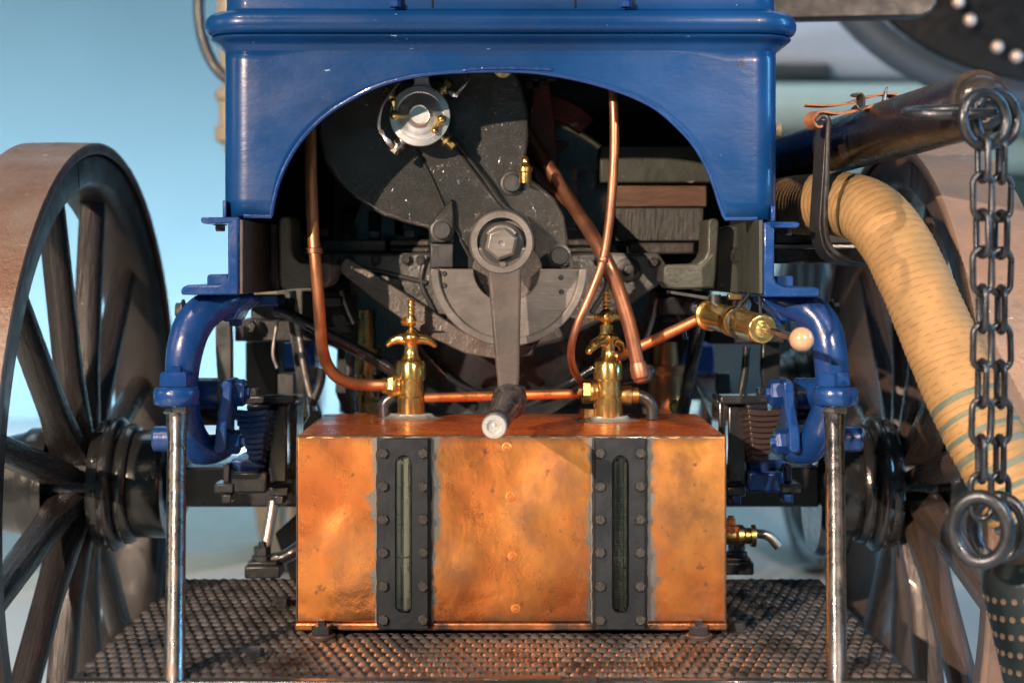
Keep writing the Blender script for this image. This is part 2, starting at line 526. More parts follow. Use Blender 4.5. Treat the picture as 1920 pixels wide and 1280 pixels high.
# shared bolt meshes, all pointing at the viewer (-Y)
bolt_src = {}
def bolt(name, parent, loc, r, m, rot=None, h=0.7, dome=False, washer=False, turn=0.0, scale=None, label=None):
    key = (m.name, h, dome, washer)
    if key not in bolt_src:
        bm = NB()
        if washer: lathe(bm, (0, 0, 0), (0, -1, 0), [(0, 1.35), (0.12, 1.35), (0.16, 1.28)], 20)
        z = 0.16 if washer else 0
        if dome: lathe(bm, (0, 0, 0), (0, -1, 0), [(z, 1), (z + h * .45, 0.96), (z + h * .8, 0.68), (z + h, 0.0)], 14)
        else: lathe(bm, (0, 0, 0), (0, -1, 0), [(z, 1), (z + h * .78, 1), (z + h, 0.84), (z + h, 0)], 6)
        o = finish(name, bm, m, parent, sharp=25, org=(0, 0, 0))
        bolt_src[key] = o
        o.location = Vector(loc) - origin(parent); WORLD[o.name] = Vector(loc)
        used = o
    else:
        used = inst(bolt_src[key], name, parent, loc)
    used.scale = scale or (r, r, r)
    e_ = rot or (0, 0, 0)
    used.rotation_euler = (Matrix.Rotation(e_[2], 3, 'Z') @ Matrix.Rotation(e_[1], 3, 'Y') @ Matrix.Rotation(e_[0], 3, 'X') @ Matrix.Rotation(turn, 3, 'Y')).to_euler()
    return used
UP = (R(-90), 0, 0)      # bolt heads looking up
DOWN = (R(90), 0, 0)

# ---- hood ----
HD = 2.05
arch_px = [(508, 406), (511, 385), (520, 347), (536, 308), (560, 268), (590, 234), (622, 207), (660, 184), (705, 162), (760, 146), (820, 137), (880, 133.5),
           (940, 132.5), (1000, 135), (1060, 144), (1120, 158), (1180, 178), (1230, 203), (1268, 235), (1300, 270), (1324, 310), (1340, 350), (1350, 382), (1360, 410)]
arch = spline([W(x, y, HD) for x, y in arch_px], 6)
XL, XR = W(424, 0, 2.09).x, W(1453, 0, 2.09).x
ZB = W(0, 405, HD).z
CR = 0.036
YB = 2.95
def plan(off=0.0, rad=CR):
    """hood outline seen from above: (x, y, nx, ny)"""
    out = []
    for y in (YB, 2.7, 2.4, HD + rad + 0.05): out.append((XL, y, -1, 0))
    for k in range(0, 11):
        a = PI + PI / 2 * k / 10
        out.append((XL + rad + rad * math.cos(a), HD + rad + rad * math.sin(a), math.cos(a), math.sin(a)))
    for x in (-0.2, -0.1, 0, 0.1, 0.2): out.append((x, HD, 0, -1))
    for k in range(0, 11):
        a = 1.5 * PI + PI / 2 * k / 10
        out.append((XR - rad + rad * math.cos(a), HD + rad + rad * math.sin(a), math.cos(a), math.sin(a)))
    for y in (HD + rad + 0.05, 2.4, 2.7, YB): out.append((XR, y, 1, 0))
    return [(x + nx * off, y + ny * off, nx, ny) for x, y, nx, ny in out]
bm = NB()
st = []      # stations: x, y, zbottom
pl = plan()
front = [(a.x, HD, a.z) for a in arch]
for x, y, nx, ny in pl:
    if y <= HD + 1e-6 and -0.31 < x < 0.285: continue
    if x < -0.328 : st.append((x, y, ZB))
st.append((front[0][0] - 0.012, HD, ZB)); st.append((front[0][0] - 0.001, HD, ZB))
st += front
zr = front[-1][2]
st.append((front[-1][0] + 0.001, HD, zr - 0.001)); st.append((front[-1][0] + 0.012, HD, zr - 0.001))
for x, y, nx, ny in pl:
    if y <= HD + 1e-6 and -0.32 < x < 0.287: continue
    if x > 0.30: st.append((x, y, zr - 0.001))
ZT = W(0, 84, HD).z
rows = 10
cols = [[bm.verts.new((x, y, zb + (ZT - zb) * k / rows)) for k in range(rows + 1)] for x, y, zb in st]
for A, B in zip(cols, cols[1:]):
    for k in range(rows):
        bm.faces.new((A[k], B[k], B[k + 1], A[k + 1]))
hood = finish("hood", bm, BLUE, car, sharp=50, recalc=False)
so = hood.modifiers.new("thickness", 'SOLIDIFY'); so.thickness = 0.0045; so.offset = -1
# rolled lip along the arch and lower rim
bm = NB()
lip = [Vector((XL + 0.03, HD + 0.0022, ZB))] + [Vector((p[0], HD + 0.0022, p[2])) for p in front] + [Vector((XR - 0.03, HD + 0.0022, zr))]
tube(bm, lip, 0.0030, 8, 1)
finish("arch_lip", bm, BLUE2, hood)
# thick paint run at the crown of the arch
bm = NB()
pts = [W(865 + 6 * k, 131.0 + (0 if k > 2 else 1.5) - 3.5 * math.sin(PI * k / 29), HD - .0006) for k in range(30)]
tube(bm, pts, [.0006] + [.0022 + .0012 * noise.noise(Vector((k * .9, 3, 1))) for k in range(28)] + [.0006], 8, 2)
finish("paint_run", bm, BLUE2, hood)
# mouldings
def sweep_profile(bm, prof, base=0.0):
    pl_ = plan()
    rg = []
    for x, y, nx, ny in pl_:
        rg.append([bm.verts.new((x + nx * (o + base), y + ny * (o + base), z)) for z, o in prof])
    for A, B in zip(rg, rg[1:]):
        for k in range(len(prof) - 1):
            bm.faces.new((A[k], B[k], B[k + 1], A[k + 1]))
    return rg
def zp(y): return W(0, y, HD - 0.02).z
bm = NB()
sweep_profile(bm, [(zp(y), S(o, HD)) for y, o in ((93, -1), (88, 2), (84, 5), (80, 7), (76, 12), (72, 20), (69, 27), (66, 29), (63.5, 26))])
tag(finish("cove_moulding", bm, BLUE, hood, sharp=60), "concave blue moulding under the bead")
bm = NB()
sweep_profile(bm, [(zp(y), S(o, HD)) for y, o in ((64, 15), (62.5, 22), (60, 29), (55, 35), (47, 38.5), (38, 38.5), (29, 36), (22, 30), (18.5, 22), (17, 8), (16, -3))])
tag(finish("bead_moulding", bm, BLUE, hood, sharp=60), "rounded blue bead around the hood")
bm = NB()
sweep_profile(bm, [(zp(17.5), -0.002), (zp(13), 0.0), (zp(10), -0.002), (zp(-40), -0.002), (zp(-110), -0.003), (zp(-200), -0.012), (zp(-240), -0.04)])
upper = finish("upper_panel", bm, BLUE, hood, sharp=50)
bm = NB()
z_ = zp(-236)
bm.faces.new([bm.verts.new((x - nx * 0.034, y - ny * 0.034, z_)) for x, y, nx, ny in plan()])
finish("top_panel", bm, BLUE, hood)
for px in (740, 1173):
    bm = NB()
    p = W(px, 14, HD - 0.012)
    lathe(bm, p, (0, 0, 1), [(0, .0078), (.007, .0078), (.009, .0066)], 6)
    cyl(bm, p + Vector((0, 0, .008)), p + Vector((0, 0, .045)), .0035)
    finish("nut", bm, BLUE2, hood, sharp=20)
for px in (810, 1078):
    bm = NB(); p = W(px, 0, HD - 0.001); box(bm, (p.x - .0007, HD - .0002, zp(10)), (p.x + .0007, HD + .004, zp(-150)))
    finish("panel_seam", bm, BLACKG, hood)
bm = NB(); lathe(bm, W(1390, 120, HD) + Vector((0, .001, 0)), (0, -1, 0), [(0, .0046), (.0018, .0046), (.0018, .0036), (-.0005, .0036)], 18)
finish("hole_rim", bm, BLUE2, hood)
bm = NB(); lathe(bm, W(1390, 120, HD) + Vector((0, -.0004, 0)), (0, -1, 0), [(0, .0034), (.0002, .0034)], 16)
finish("hole", bm, DARK, hood)
# bulkhead that makes the bay dark
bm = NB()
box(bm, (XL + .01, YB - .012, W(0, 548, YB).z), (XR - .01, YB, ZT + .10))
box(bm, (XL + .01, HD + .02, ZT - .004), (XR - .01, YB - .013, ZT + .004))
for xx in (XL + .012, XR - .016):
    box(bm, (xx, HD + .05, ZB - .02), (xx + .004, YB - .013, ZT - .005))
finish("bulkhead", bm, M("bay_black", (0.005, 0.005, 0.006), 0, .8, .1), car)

# ---- frame channels ----
def channel(sgn):
    d0, d1 = 2.0, 2.95
    if sgn < 0:
        out = [(427, 420), (436, 412), (447, 409), (447, 553), (340, 553), (338, 546), (342, 538), (352, 534), (412, 534), (423, 528), (427, 518)]
    else:
        out = [(1452, 430), (1444, 420), (1432, 416), (1432, 557), (1536, 557), (1539, 549), (1536, 541), (1527, 538), (1470, 538), (1457, 532), (1452, 520)]
    bm = NB(); prism(bm, out, d0, d1)
    finish("frame_channel", bm, BLUE2, car, bevel=.0025)
    # inner web, brown, running back
    x0 = W(447.5 if sgn < 0 else 1431.5, 0, 2.0).x
    bm = NB()
    dx = .005 * -sgn
    pts = [(2.004, 409), (2.004, 552)]
    zt, zb_ = W(0, 412, 2.0).z, W(0, 551, 2.0).z
    a, b = sorted((x0, x0 + dx))
    box(bm, (a, 2.004, zb_), (b, 2.93, zt))
    finish("channel_web", bm, BROWN if sgn < 0 else GREEN, car, bevel=.001)
    # top flange plate with its bolt
    bm = NB()
    if sgn < 0: prism(bm, [(376, 409), (380, 407), (448, 407), (448, 417), (384, 420), (377, 417)], 2.03, 2.12)
    else: prism(bm, [(1440, 416), (1494, 416), (1500, 419), (1499, 425), (1492, 428), (1440, 427)], 2.03, 2.12)
    pl_ = finish("flange", bm, BLUE2, car, bevel=.0015)
    bx = 413 if sgn < 0 else 1476
    bolt("bolt", pl_, W(bx, 421 if sgn < 0 else 428, 2.06), .0068, BLACKG, DOWN, h=1.2, washer=True)
    bm = NB(); 
    if sgn < 0: pbox(bm, 417, 376, 424, 407, 2.05, 2.09)
    else: pbox(bm, 1446, 386, 1454, 416, 2.05, 2.09)
    finish("lug", bm, BLUE2, car, bevel=.001)
    # block resting on the lower flange
    bm = NB()
    if sgn < 0: prism(bm, [(388, 534), (388, 518), (392, 514), (427, 514), (427, 534)], 2.03, 2.10)
    else: prism(bm, [(1457, 538), (1457, 518), (1485, 517), (1488, 521), (1488, 538)], 2.03, 2.10)
    finish("packing_block", bm, BLUE2, car, bevel=.0015)
channel(-1); channel(1)

# ---- cast L brackets inside the frame ----
bm = NB()
prism(bm, [(522, 412), (528, 405), (538, 404), (545, 410), (546, 470), (551, 483), (562, 492), (618, 492), (622, 497), (622, 525), (612, 536), (598, 540), (527, 541), (523, 520)], 2.16, 2.26)
finish("engine_bracket", bm, M("grey_brown_casting", (0.14, 0.12, 0.10), .3, .38, .2, 14, bump=1.0, bscale=50), car, bevel=.004)
bm = NB()
prism(bm, [(1349, 417), (1345, 410), (1334, 409), (1327, 414), (1326, 470), (1320, 483), (1308, 494), (1250, 496), (1243, 502), (1243, 528), (1253, 540), (1268, 543), (1340, 541), (1343, 520)], 2.16, 2.26)
finish("engine_bracket", bm, M("green_casting", (0.055, 0.062, 0.050), .2, .42, .2, 14, bump=1.0, bscale=50), car, bevel=.004)
bm = NB(); prism(bm, [(1432, 418), (1360, 425), (1345, 432), (1342, 545), (1432, 556)], 2.20, 2.215)
finish("side_plate", bm, GREEN, car, bevel=.002)
bm = NB(); prism(bm, [(448, 412), (520, 420), (523, 545), (448, 552)], 2.24, 2.25)
finish("side_plate", bm, BROWN, car, bevel=.002)
bolt("bolt", car, W(1388, 480, 2.195), .011, BLACK, None, h=.9, washer=True, turn=.3)
bolt("bolt", car, W(1397, 500, 2.19), .007, BLACK, None, h=.9)

# ---- engine ----
eng = empty("engine", W(950, 480, 2.4), car)
bm = NB()
cover = [(630, 60), (606, 150), (597, 210), (597, 255), (608, 303), (632, 340), (668, 374), (715, 403), (760, 418), (804, 428), (806, 506), (1050, 506), (1064, 495), (1066, 450), (1058, 405),
         (1040, 372), (1012, 347), (985, 330), (976, 326), (985, 300), (992, 255), (990, 205), (978, 160), (955, 110), (925, 60)]
prism(bm, cover, 2.225, 2.275)
tag(finish("gear_cover", bm, CRACK, eng, bevel=.005, seg=3), "lobed dark cover with crazed paint")
bm = NB()
prism(bm, [(742, 150), (757, 232), (782, 286), (810, 340), (835, 398), (868, 462), (940, 500), (1000, 455), (985, 412), (945, 390), (905, 340), (868, 290), (846, 250), (838, 150)], 2.207, 2.2245)
tag(finish("arm_rib", bm, CRACK, eng, bevel=.005, seg=3), "broad diagonal rib on the gear cover")
for pts in ([(783, 284), (811, 338), (836, 396), (862, 446), (880, 480)], [(852, 262), (905, 331), (946, 388), (985, 408), (1000, 440)]):
    bm = NB(); tube(bm, [W(x, y, 2.206) for x, y in pts], .0028, 8, 8)
    finish("raised_edge", bm, DARK, eng)
bm = NB(); prism(bm, [(806, 430), (812, 412), (832, 388), (848, 372), (852, 400), (852, 456), (806, 456)], 2.195, 2.2245)
finish("bolt_lug", bm, BLACK, eng, bevel=.003)
bm = NB(); prism(bm, [(807, 457), (850, 457), (850, 502), (807, 502)], 2.19, 2.2245)
finish("bolt_lug", bm, GREYD, eng, bevel=.002)
bm = NB(); prism(bm, [(1030, 502), (1030, 478), (1036, 466), (1050, 462), (1064, 468), (1068, 482), (1068, 502)], 2.195, 2.2245)
finish("bolt_lug", bm, BLACK, eng, bevel=.003)
for x, y in ((829, 432), (1049, 480), (960, 344)):
    bm = NB(); lathe(bm, W(x, y, 2.2245 if x == 960 else 2.195), (0, -1, 0), [(0, .0165), (.004, .0165), (.0045, .0132), (.013, .0130), (.0145, .0115), (.0145, 0)], 28)
    finish("cap_bolt", bm, GREYD, eng, sharp=25)
# split guard ring below
bm = NB()
cx, cy = 954, 504
ring_o = [(cx + 146 * math.cos(a), cy + 144 * math.sin(a)) for a in [PI * k / 48 for k in range(49)]]
inn = [(cx - 4 + 62 * math.cos(a), cy + 62 * math.sin(a)) for a in [PI * k / 30 for k in range(31)]]
prism(bm, ring_o + inn[::-1], 2.135, 2.20)
guard = tag(finish("guard_ring", bm, GREY, eng, bevel=.0015), "grey split guard ring below the crank boss")
bm = NB()
ro = [(cx + 147 * math.cos(a), cy + 145 * math.sin(a)) for a in [PI * k / 48 for k in range(49)]]
ri = [(cx + 131 * math.cos(a), cy + 130 * math.sin(a)) for a in [PI * k / 48 for k in range(49)]]
prism(bm, ro + ri[::-1], 2.128, 2.1345)
finish("guard_rim", bm, GREY, guard, bevel=.002)
for x, y in ((833, 513), (833, 535), (1052, 520), (1053, 547)):
    bolt("rivet", guard, W(x, y, 2.135), .0036, GREYD, None, h=.8, dome=True)
# crankcase behind
bm = NB()
prism(bm, [(620, 474), (1235, 474), (1252, 500), (1250, 524), (1190, 566), (1120, 606), (1050, 640), (985, 656), (930, 655), (868, 640), (800, 598), (740, 560), (690, 535), (640, 508)], 2.31, 2.42)
cc = tag(finish("crankcase", bm, M("grey_oily_casting", (0.12, 0.125, 0.122), .2, .36, .35, 12, bump=1.6, bscale=40, col2=(.03, .034, .035), mscale=16, lo=.5, hi=.65), eng, bevel=.006), "oily dark cast crankcase")
bm = NB()
prism(bm, [(632, 505), (700, 560), (790, 624), (870, 662), (935, 674), (1000, 666), (1000, 646), (930, 642), (872, 624), (800, 577), (712, 520), (648, 482)], 2.275, 2.31)
finish("crankcase_flange", bm, M("brown_grey_flange", (0.13, 0.115, 0.105), .2, .36, .3, 12, bump=1.4, bscale=45), cc, bevel=.002)
bm = NB(); lathe(bm, W(1178, 505, 2.31), (0, -1, 0), [(0, .018), (.006, .018), (.008, .014), (.008, .008), (.018, .007), (.02, 0)], 24)
finish("cap_bolt", bm, DARK, cc)
# flanges and small bars across
for r_ in ((565, 449, 724, 474, 2.33), (730, 449, 806, 462, 2.34), (730, 463, 806, 474, 2.335), (1062, 448, 1130, 462, 2.34), (1062, 463, 1118, 474, 2.345), (572, 476, 622, 500, 2.30), (620, 476, 636, 516, 2.30), (1180, 455, 1330, 476, 2.34)):
    bm = NB(); pbox(bm, r_[0], r_[1], r_[2], r_[3], r_[4], r_[4] + .06)
    finish("flange_bar", bm, M("greasy_bar_%d" % r_[0], (0.05, 0.047, 0.043), .15, .45, .4, 12, bump=1.4, bscale=40), eng, bevel=.003)
for x, y in ((605, 436), (702, 440), (768, 438), (850, 462)):
    bm = NB(); pbox(bm, x - 11, y - 8, x + 11, y + 9, 2.35, 2.37); finish("bolt_head", bm, GREYD, eng, bevel=.002)
for x in (640, 690, 735):
    bm = NB(); pbox(bm, x, 395, x + 26, 446, 2.47, 2.50); finish("casting_rib", bm, DARK, eng, bevel=.004)
# dark block of the engine above
bm = NB(); pbox(bm, 620, 330, 960, 470, 2.50, 2.80); finish("engine_block", bm, DARK, eng, bevel=.006)
# flywheel
bm = NB(); lathe(bm, W(945, 500, 2.47), (0, 1, 0), [(0, .03), (0, .19), (.004, .235), (.0, .248), (.06, .25), (.062, .2)], 72)
tag(finish("flywheel", bm, BLACKG, eng, sharp=30), "large black flywheel behind the crankcase")
# crank boss: stacked rings, nut
boss = empty("crank_boss", W(941, 455, 2.12), eng)
bm = NB(); lathe(bm, W(941, 456, 2.206), (0, -1, 0), [(0, .048), (.02, .048), (.024, .0455), (.024, .043), (.05, .043), (.052, .041), (.052, .036), (.056, .034)], 56)
finish("boss_ring", bm, GREYD, boss)
bm = NB(); lathe(bm, W(951, 515, 2.20), (0, -1, 0), [(0, .05), (.03, .05), (.034, .046), (.034, 0)], 48)
finish("hub_casting", bm, M("rough_grey_casting", (0.13, 0.12, 0.11), .3, .5, .3, 60, bump=2.5, bscale=160), boss)

for pts in ([(650, 500), (720, 512), (800, 530)], [(800, 480), (790, 530), (815, 585)], [(1120, 490), (1140, 530), (1110, 585)]):
    bm = NB(); tube(bm, [W(x, y, 2.308) for x, y in pts], .004, 10, 8); finish("casting_rib", bm, GREYD, cc)
for x, y in ((655, 488), (705, 487), (762, 487), (790, 488), (1125, 488), (1226, 492), (718, 540), (782, 592), (850, 636)):
    bolt("bolt", cc, W(x, y, 2.306 if y < 500 else 2.283), .0062, GREYD, None, h=.8, washer=True, turn=x)
bm = NB(); tube(bm, [W(930, 790, 2.40), W(1000, 755, 2.40), (W(1110, 690, 2.42)), W(1180, 640, 2.44)], .006, 12, 6); finish("linkage_rod", bm, BLACKG, eng)
bm = NB(); tube(bm, [W(780, 640, 2.45), W(860, 720, 2.44), W(960, 745, 2.44), W(1060, 725, 2.45)], .005, 12, 6); finish("cable", bm, BLACKG, eng)
bm = NB(); lathe(bm, W(1248, 785, 2.62), (0, 0, 1), [(0, .036), (.02, .040), (.022, .030), (.075, .028), (.08, .034), (.09, .034), (.092, .022), (.13, .020)], 32); finish("copper_casing", bm, COPT, eng)
bm = NB(); lathe(bm, W(1208, 700, 2.24), (-.2, -1, 0), [(0, .014), (.01, .014), (.013, .011), (.013, .005), (.02, .004), (.021, 0)], 24); finish("lever_boss", bm, BLACKG, car)
bm = NB(); q0, q1 = W(1196, 682, 2.15), W(1203, 716, 2.15); lathe(bm, q0, q1 - q0, [(-.002, .0105), (.004, .0125), (.018, .0125), (.020, .0105), (.024, .010), (.027, .006), (.028, 0)], 20); finish("pipe_end", bm, COPTD, car)
for t_ in ((1131, 487, 2.12, .0065), (590, 470, 2.135, .0105)):
    bm = NB(); q0 = W(t_[0], t_[1], t_[2]); lathe(bm, q0 - Vector((0, 0, .004)), (0, 0, 1), [(0, t_[3]), (.001, t_[3] * 1.12), (.007, t_[3] * 1.12), (.008, t_[3])], 20); finish("pipe_clip", bm, COPTD, car)

# ---- starting crank ----
crank = empty("starting_crank", W(941, 455, 2.08), car)
tag(crank, "grey steel starting crank hanging down")
CD = 2.0355
bm = NB()
out = []
for k in range(33):
    a = R(232) - R(284) * k / 32
    out.append((941 + 58 * math.cos(a) * 1.0, 453 - 56 * math.sin(a)))
out = [(x, y) for x, y in out]
arm_l = [(914, 506), (917, 540), (921, 590), (926, 650), (931, 700), (935, 742)]
arm_r = [(972, 742), (974, 700), (975, 650), (976, 590), (977, 540), (978, 506)]
lug = [(941 + 60 * math.cos(R(t)), 455 - 60 * math.sin(R(t))) for t in range(230, -51, -8)]
inner = [(942 + 41 * math.cos(R(t)), 455 - 41 * math.sin(R(t))) for t in range(0, 360, 8)]
# ring of the lug as lathe, arm as prism
prism(bm, [(884, 462), (893, 484), (905, 500)] + arm_l + arm_r + [(984, 499), (993, 484), (999, 462)], CD, CD + .022)
arm = finish("crank_arm", bm, M("brown_grey_worn_steel", (0.145, 0.125, 0.115), .45, .30, .2, 9, bump=.4, bscale=40, col2=(.09, .085, .082), mscale=10), crank, bevel=.004, seg=3)
bm = NB(); lathe(bm, W(941, 455, CD + .024), (0, -1, 0), [(0, .0375), (.0, .0425), (.022, .0425), (.026, .040), (.0265, .0325), (.020, .0318), (.012, .0318), (.012, .0)], 56)
finish("crank_eye", bm, GREY, crank)
bm = NB(); lathe(bm, W(941, 457, CD + .012), (0, -1, 0), [(0, .029), (.010, .029), (.012, .027), (.012, 0)], 40)
finish("washer", bm, GREYD, crank)
bm = NB(); lathe(bm, W(940, 457, CD + .002), (0, -1, 0), [(0, .0222), (.014, .0222), (.018, .0185), (.018, .004), (.0165, .003), (.0165, 0)], 6, up=(.2, 0, 1))
finish("crank_nut", bm, GREY, crank, sharp=20, bevel=.0012)
bm = NB(); tube(bm, [W(941 + 30 * math.cos(R(t)), 457 - 31 * math.sin(R(t)), CD - .004) for t in range(35, 150, 8)], .0038, 10, 2)
finish("spring_ring", bm, GREY, crank)
bolt("rivet", crank, W(943, 496, CD), .0052, GREY, None, h=1.0, dome=True)
# handle
bm = NB()
a = W(956, 750, 2.045); b = W(929, 795, 1.80)
ax = (b - a)
L_ = ax.length
lathe(bm, a - ax.normalized() * .018, ax, [(0, 0), (0, .012), (.004, .019), (.022, .0235), (.045, .023), (.052, .019), (.058, .0165), (.08, .017), (L_ * .6, .0165), (L_ - .01, .0150), (L_, .0150), (L_ + .003, .0135), (L_ + .003, .0075), (L_ - .001, .006), (L_ - .001, 0)], 40)
finish("handle", bm, IRON, crank)
bm = NB(); lathe(bm, b, ax, [(0.012, .0148), (.018, .0148), (.0215, .0135), (.0215, .0088), (.017, .007), (.017, .0042), (.0185, .003), (.019, 0)], 32)
finish("handle_end", bm, ALU, crank)

# ---- magneto / distributor ----
mag = empty("distributor", W(787, 218, 2.15), car)
tag(mag, "round polished aluminium distributor cap with brass wing nuts")
mc = W(788, 219, 2.165)
bm = NB(); lathe(bm, mc + Vector((0, .04, 0)), (0, -1, 0), [(0, .035), (.03, .036), (.036, .0405)], 48); finish("distributor_body", bm, GREYD, mag)
bm = NB(); lathe(bm, mc, (0, -1, 0), [(0, .0405), (.003, .042), (.008, .0425), (.0105, .0415), (.0112, .0335), (.0095, .0325), (.0100, .030), (.013, .026), (.0165, .0195), (.018, .0155), (.0215, .0148), (.023, .0135), (.0228, .0125), (.0215, .0118), (.0213, 0)], 72)
finish("distributor_cap", bm, ALU, mag, sharp=60)
bm = NB(); lathe(bm, W(788, 235.5, 2.146), (0, -1, 0), [(0, .0009), (.0012, .0009)], 8); finish("vent_hole", bm, DARK, mag)
for (x, y), ang in (((740, 216), 95), ((828, 224), 240)):
    bm = NB(); p = W(x, y, 2.150); d = Vector((math.cos(R(ang)), -.15, math.sin(R(ang))))
    tube(bm, [p, p + d * .006, p + d * .0125, p + d * .019], [.006, .0032, .0030, .0048], 12, 5)
    sphere(bm, p + Vector((0, -.002, 0)), .0068); sphere(bm, p + d * .0185, .0046)
    finish("wing_nut", bm, BRASS, mag, sharp=80)
for ang, long_ in ((52, 1), (-42, 1), (-128, .9), (142, .9)):
    d = Vector((math.cos(R(ang)), 0, math.sin(R(ang)))); p = mc + Vector((0, .006, 0)) + d * .038
    bm = NB()
    lathe(bm, p, d, [(0, .010), (.003, .010), (.004, .007), (.008, .007), (.009, .0095), (.013, .0095), (.0135, .006), (.018, .0055)], 14)
    lathe(bm, p + d * .0185, d, [(0, .0068), (.006, .0068), (.007, .0055)], 6)
    finish("terminal", bm, BRASSD if ang > -60 else ZINC, mag, sharp=30)
bm = NB(); prism(bm, [(776, 130), (801, 130), (806, 158), (812, 170), (764, 170), (776, 158)], 2.16, 2.18); finish("mounting_tab", bm, ALU, mag, bevel=.001)
for pts in ([(752, 150, 2.15), (735, 170, 2.13), (716, 200, 2.12), (710, 235, 2.125), (716, 250, 2.13)], [(882, 135, 2.14), (876, 152, 2.12), (864, 168, 2.12), (855, 178, 2.135)]):
    bm = NB(); tube(bm, [W(*p) for p in pts], .0022, 8, 8); finish("wire", bm, ZINC, mag)
bm = NB(); tube(bm, [W(714, 246, 2.13), W(720, 256, 2.13), W(728, 266, 2.13), W(737, 278, 2.14)], [.0035, .0022, .004, .0026], 8, 4, flat=(1, .5)); finish("cable_lug", bm, ALU, mag)
bm = NB(); tube(bm, [W(842, 172, 2.14), W(850, 177, 2.135), W(858, 181, 2.135)], [.0022, .004, .0022], 8, 4, flat=(1, .5)); finish("cable_lug", bm, ALU, mag)

# ---- things seen in the bay, right of the cover ----
bm = NB(); lathe(bm, W(943, 128, 2.2), (0, -1, 0), [(0, .014), (.005, .014), (.010, .008), (.010, 0)], 24); finish("brass_cap", bm, M("pale_green_brass", (.55, .60, .30), .8, .3, .1), eng)
bm = NB(); prism(bm, [(1000, 165), (1030, 150), (1040, 230), (1047, 300), (1052, 345), (1020, 345), (1004, 290), (992, 230)], 2.36, 2.37); finish("support_leg", bm, RED, eng, bevel=.002, label="rusty brown support leg")
bm = NB(); pbox(bm, 975, 140, 1045, 152, 2.34, 2.36); pbox(bm, 985, 152, 1000, 165, 2.335, 2.35); pbox(bm, 1010, 150, 1027, 164, 2.335, 2.35); finish("support_bolts", bm, BLACK, eng, bevel=.002)
bm = NB(); o_ = [(1030, 176), (1060, 184), (1092, 202), (1116, 224), (1088, 250), (1062, 232), (1036, 222), (1026, 220)]; prism(bm, o_, 2.44, 2.49); finish("fan_blade", bm, RED, eng, bevel=.003, label="red brown curved blade")
bm = NB(); prism(bm, [(1040, 262), (1068, 268), (1050, 285), (1042, 280)], 2.45, 2.47); finish("fan_blade", bm, RED, eng, bevel=.002)
bm = NB(); prism(bm, [(992, 300), (1050, 350), (1060, 390), (1040, 372), (1004, 340)], 2.33, 2.35); finish("bracket_web", bm, RED, eng, bevel=.002)
bm = NB(); c_ = W(985, 325, 2.17); lathe(bm, c_ + Vector((0, .03, -.012)), (0, 0, 1), [(0, .0085), (.014, .0085), (.016, .0105), (.022, .0105), (.024, .008), (.03, .005), (.034, .0055), (.038, .003)], 20); finish("oiler", bm, BRASS, eng, label="small brass oil cup")
bm = NB(); pbox(bm, 1125, 273, 1345, 343, 2.40, 2.55); finish("upper_block", bm, GREEN, car, bevel=.003, label="green grey box in the engine bay")
bm = NB(); pbox(bm, 1153, 348, 1326, 388, 2.37, 2.50); finish("timber_block", bm, TIMB, car, bevel=.002, label="brown raw timber block end")
bm = NB(); pbox(bm, 1155, 389.5, 1321, 452, 2.36, 2.50); finish("timber_block", bm, TIMBG, car, bevel=.002, label="grey painted timber block with coarse grain")

# ---- copper pipes ----
def pipe(pts, r, m, label=None, seg=20, name="pipe", parent=None, sm=8):
    bm = NB(); tube(bm, [W(*p) for p in pts], r, seg, sm)
    return finish(name, bm, m, parent or car, sharp=60, label=label)
pipe([(581, 180, 2.16), (582, 240, 2.16), (583, 330, 2.145), (587, 430, 2.135), (594, 520, 2.135), (600, 600, 2.16), (604, 648, 2.18), (612, 680, 2.20), (630, 705, 2.21), (658, 718, 2.22), (690, 722, 2.23), (722, 722, 2.23)],
     S(11.5, 2.16), COPT, "copper pipe on the left bending to the valve")
pipe([(965, 215, 2.32), (1000, 268, 2.31), (1030, 315, 2.29), (1062, 366, 2.26), (1100, 425, 2.20), (1135, 486, 2.15), (1160, 545, 2.15), (1180, 610, 2.15), (1193, 670, 2.15), (1201, 708, 2.15)],
     [S(14, 2.15)] * 3 + [S(13, 2.15)], COPTD, "thick dark copper pipe slanting down")
pipe([(1146, 140, 2.13), (1151, 200, 2.125), (1152, 270, 2.12), (1149, 340, 2.12), (1142, 420, 2.12), (1130, 490, 2.12), (1108, 550, 2.12), (1084, 605, 2.12), (1072, 645, 2.13), (1072, 680, 2.16), (1084, 708, 2.20), (1098, 722, 2.22)],
     [S(9, 2.12), S(9, 2.12), S(7.5, 2.12), S(7, 2.12)], COPTD, "thin curved copper pipe")
pipe([(796, 746, 2.232), (860, 744, 2.232), (960, 741, 2.232), (1085, 738, 2.232)], S(9.2, 2.2), COPB, "bright horizontal copper pipe joining both valves", sm=3)
pipe([(1118, 682, 2.26), (1160, 668, 2.25), (1200, 650, 2.24), (1260, 622, 2.22), (1322, 592, 2.20)], S(10.5, 2.2), COPT, "copper pipe rising to the brass cylinder")
pipe([(518, 582, 2.28), (540, 588, 2.27), (600, 620, 2.27), (680, 662, 2.29), (760, 708, 2.30)], S(11, 2.28), BLACKG, "black slanting brace rod", name="brace_rod")
pipe([(688, 530, 2.5), (688, 600, 2.5), (688, 640, 2.5)], S(11, 2.5), COPTD, name="background_pipe")
bm = NB()
lathe(bm, W(688, 772, 2.45), (0, 0, 1), [(0, .016), (.03, .016), (.03, .012), (.06, .012), (.06, .02), (.10, .021), (.10, .014), (.13, .014), (.13, .012), (.16, .012)], 20)
finish("oil_fitting", bm, BRASSD, car)
